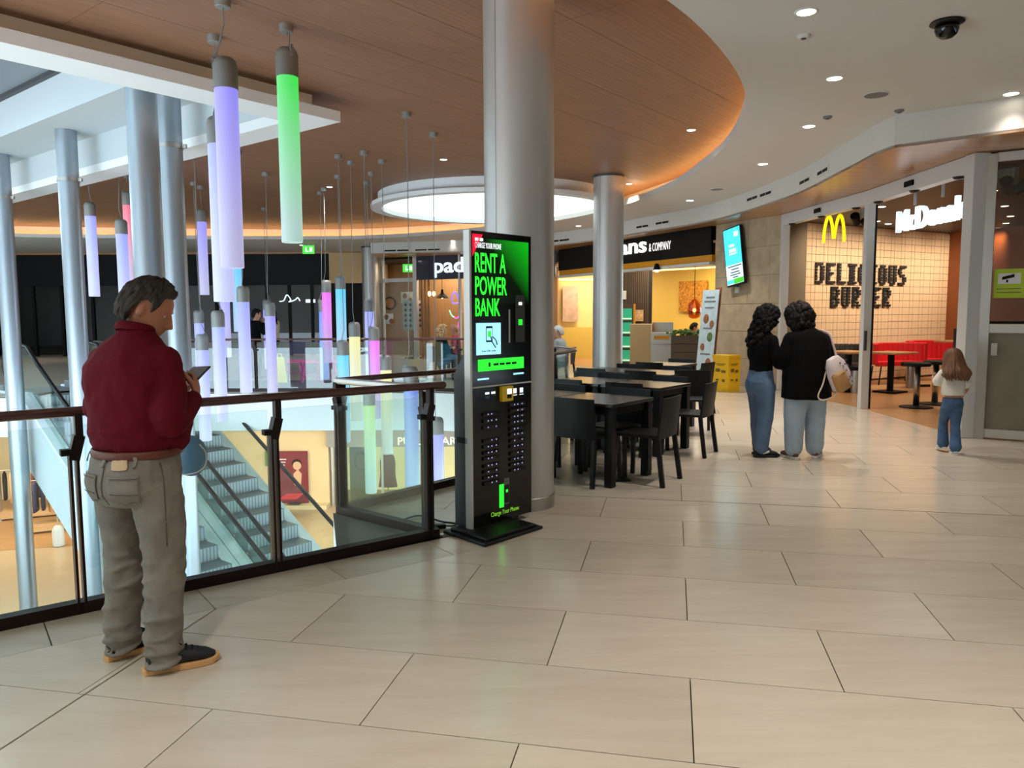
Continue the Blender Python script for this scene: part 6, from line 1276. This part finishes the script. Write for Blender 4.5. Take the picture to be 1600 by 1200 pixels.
# --- people farther away
def small_person(label, x, y, rz, H, top, legs, hairm, hair, seated=False, z=0.0, armsup=False):
    k = H/1.66; zs = .45*1.66/H if seated else .92; dz = (zs-.92)*k if seated else 0.0
    hd = Head(Vector((0, .05*k, 1.56*k+dz)), math.radians(random.uniform(-30, 30)), math.radians(12), 0, .95*k/.95)
    J = scaled(k, hip=(0, 0, .92), chest=(0, .01, 1.26), neck=(0, .025, 1.42), shL=(-.16, .02, 1.36), shR=(.16, .02, 1.36), elL=(-.22, .1, 1.12), elR=(.22, .1, 1.12), wrL=(-.08, .26, 1.2), wrR=(.08, .26, 1.15), hpL=(-.09, 0, .88), hpR=(.09, 0, .88), knL=(-.09, .02, .48), knR=(.09, .02, .48), anL=(-.09, .0, .09), anR=(.09, .0, .09))
    if armsup: J['wrL'], J['wrR'] = Vector((-.03, .2, 1.42))*k, Vector((.05, .2, 1.40))*k
    if seated:
        for a in J: J[a] = J[a]+Vector((0, 0, dz))
        for s, sx in (('L', -1), ('R', 1)): J['kn'+s] = Vector((sx*.12*k, .42*k, .47)); J['an'+s] = Vector((sx*.12*k, .38*k, .09))
    J.update(head=hd, w=.9, hdL=((.4, .6, .5), (-.3, .3, .9)), hdR=((-.4, .6, .5), (.3, .3, .9)), hk=.9, lk=.95)
    p = body('person', label, (x, y, z), rz, 'skin', .014, J); V = lambda c: Vector(c)*k+Vector((0, 0, dz))
    mb = MB().rings([tuple(V((0, yy, zz)))+(rx*k, ry*k) for yy, zz, rx, ry in ((0, .93, .16, .13), (.0, 1.1, .155, .12), (.01, 1.28, .17, .125), (.015, 1.37, .15, .10), (.02, 1.43, .065, .06))], 18)
    for s in 'LR': limb(mb, [J['sh'+s], J['el'+s], J['el'+s].lerp(J['wr'+s], .8)], [.06, .052, .04], 12)
    remesh(mb.build('top', top, p, True), .016, 3)
    mb = MB().rings([tuple(V((0, yy, zz)))+(rx*k, ry*k) for yy, zz, rx, ry in ((0, .98, .15, .12), (0, .88, .17, .14), (0, .8, .16, .12))], 18)
    for s in 'LR': limb(mb, [J['hp'+s], J['kn'+s], J['an'+s]+Vector((0, 0, .02))], [.095, .078, .066], 12)
    remesh(mb.build('trousers', legs, p, True), .018, 3)
    for s, sx in (('L', -1), ('R', 1)): shoe(p, (J['an'+s].x, J['an'+s].y, 0), 0, .26, 'shoe_navy', 'letter_black')
    (hair_curly(hd, p, hairm, 160, .12 if hair == 'curly' else .28, 1, 1.05, 4) if hair in ('curly', 'long') else hair_short(hd, p, hairm)); return p
q = unproject(401, 592); small_person('person in black with hands at the mouth, standing by the far glass', q.x, q.y, math.radians(-40), 1.56, 'knit_black', 'knit_black', 'hair_brownblack', 'short', armsup=True)
q = unproject(429, 590); small_person('person in a beige top walking past the far glass', q.x, q.y, math.radians(60), 1.56, 'beige_top', 'knit_black', 'hair_black', 'long')
def seat_at(px, py, Y, rz, label, clabel, top, legs, hairm, hair):
    q = at(px, py, Y); c = copy_tree(c0); c.location = (q.x, q.y, 0); c.rotation_euler = (0, 0, rz); tag(c, clabel, 'chair', 'black cafe chairs'); small_person(label, q.x-math.sin(rz)*-.0, q.y, rz, 1.62, top, legs, hairm, hair, True)
seat_at(689, 560, 17.2, math.radians(-60), 'seated person with fluffy blond hair and black top outside the noodle shop', 'black chair under the person with fluffy blond hair', 'knit_black', 'jeans_blue', 'hair_blond', 'curly')
seat_at(713, 556, 19.0, math.radians(100), 'seated person in a pink top outside the noodle shop', 'black chair under the person in the pink top', 'pink_top', 'knit_black', 'skin', 'short')
seat_at(876, 558, 16.2, math.radians(60), 'seated white-haired person in grey behind the curved rail', 'black chair under the white-haired person', 'grey_top', 'knit_black', 'hair_white', 'short')
seat_at(1081, 540, 19.8, math.radians(-100), 'seated person in black in front of the mosaic picture', 'black chair in front of the mosaic picture', 'knit_black', 'knit_black', 'hair_black', 'short')
# ------------------------------------------------------------------ ceiling lamps and small ceiling things
def downlight(label, px, py, z, power=DOWN_W, color=(1, .94, .86), r=.075, group='white ceiling lamps', p=None):
    p = unproject(px, py, z) if p is None else Vector(p); t = thing('downlight', label, 'ceiling light', (p.x, p.y, z), group=group)
    MB().lathe([(r*.86, -.002), (r*.9, -.008), (r, -.008), (r*1.12, 0)], 24, caps=False).build('trim_ring', 'white_paint', t, True); MB().lathe([(r*.9, -.006), (r*.9, -.002)], 20).build('lens', 'lamp_lens', t)
    if power:
        l = spot('downlight_beam', (0, 0, -.03), power, color); l.parent = t
    return t
for px, py, lab in ((1260, 18, 'lit downlight nearest the camera in the white ceiling'), (1304, 122, 'lit downlight below the small round detector in the white ceiling'), (1580, 146, 'lit downlight at the right edge of the white ceiling'), (1264, 197, 'lit downlight beside the small sensor'), (1192, 256, 'lit downlight near the tip of the wooden recess'),
                    (1078, 313, 'lit downlight above the sandwich shop sign'), (904, 353, 'lit downlight in the white ceiling just right of the thick column'), (708, 376, 'lit downlight left of the kiosk top'), (471, 383, 'lit downlight beside the exit sign'), (527, 395, 'small lit downlight right of the exit sign'), (12, 385, 'lit downlight at the far left edge')):
    downlight(lab, px, py, ZWHITE, DOWN_W*.2 if px in (1580, 708, 904) else DOWN_W*1.3 if py < 150 else DOWN_W*2.0)
for px, py, lab in ((1080, 203, 'lit downlight in the wooden ceiling near its glowing tip'), (983, 287, 'lit downlight in the wooden ceiling right of the second column'), (693, 249, 'lit downlight in the wooden ceiling left of the thick column'), (515, 292, 'lit downlight in the wooden ceiling among the lamp cables')):
    downlight(lab, px, py, ZWOOD, DOWN_W*2.6, group='wooden ceiling lamps', r=.06)
for k, (x, y) in enumerate(((3.2, 1.6), (1.2, 2.0), (-1.2, 1.2), (3.6, -1.2), (.6, -1.4), (-2.6, -1.8))): downlight('unseen downlight added above and behind the camera to light the foreground', 0, 0, ZWHITE, DOWN_W*1.6, p=(x, y, 0), group='white ceiling lamps out of view')  # unseen lamps, here only for the light they give the foreground
def grille(label, px, py, r, mt='mid_grey'):
    p = unproject(px, py, ZWHITE); t = thing('ceiling_speaker', label, 'speaker', (p.x, p.y, ZWHITE)); MB().lathe([(r, 0), (r, -.008), (r*.94, -.012)], 28).build('rim', 'plaster', t, 'auto'); MB().lathe([(r*.93, -.0135), (r*.93, -.012)], 28).build('mesh_cover', mt, t)
grille('round speaker grille in the white ceiling', 1369, 147, .12); grille('farther round speaker grille above the stone pier', 1120, 295, .12)
p = unproject(1480, 34, ZWHITE); t = thing('dome_camera', 'black dome security camera on the white ceiling', 'camera', (p.x, p.y, ZWHITE)); MB().lathe([(.115, 0), (.12, -.012), (.085, -.03)], 28).build('flange', 'black_plastic', t, 'auto'); MB().lathe([(.082, -.03), (.084, -.06), (.07, -.095), (.04, -.118), (.005, -.125)], 24).build('dome', 'black_gloss', t, True)
for px, py, lab in ((1256, 55, 'small round smoke detector below the nearest downlight'), (1293, 182, 'small grey sensor beside the downlight'), (1405, 172, 'flat ceiling sensor right of the speaker grille'), (1135, 318, 'small dark ceiling sensor near the stone pier')):
    p = unproject(px, py, ZWHITE); t = thing('ceiling_sensor', lab, 'sensor', (p.x, p.y, ZWHITE)); MB().lathe([(.05, 0), (.05, -.012), (.035, -.025)], 18).build('body', 'plaster' if px == 1256 else 'mid_grey', t, 'auto'); MB().lathe([(.02, -.03), (.02, -.025)], 12).build('lens', 'dark_grey', t)
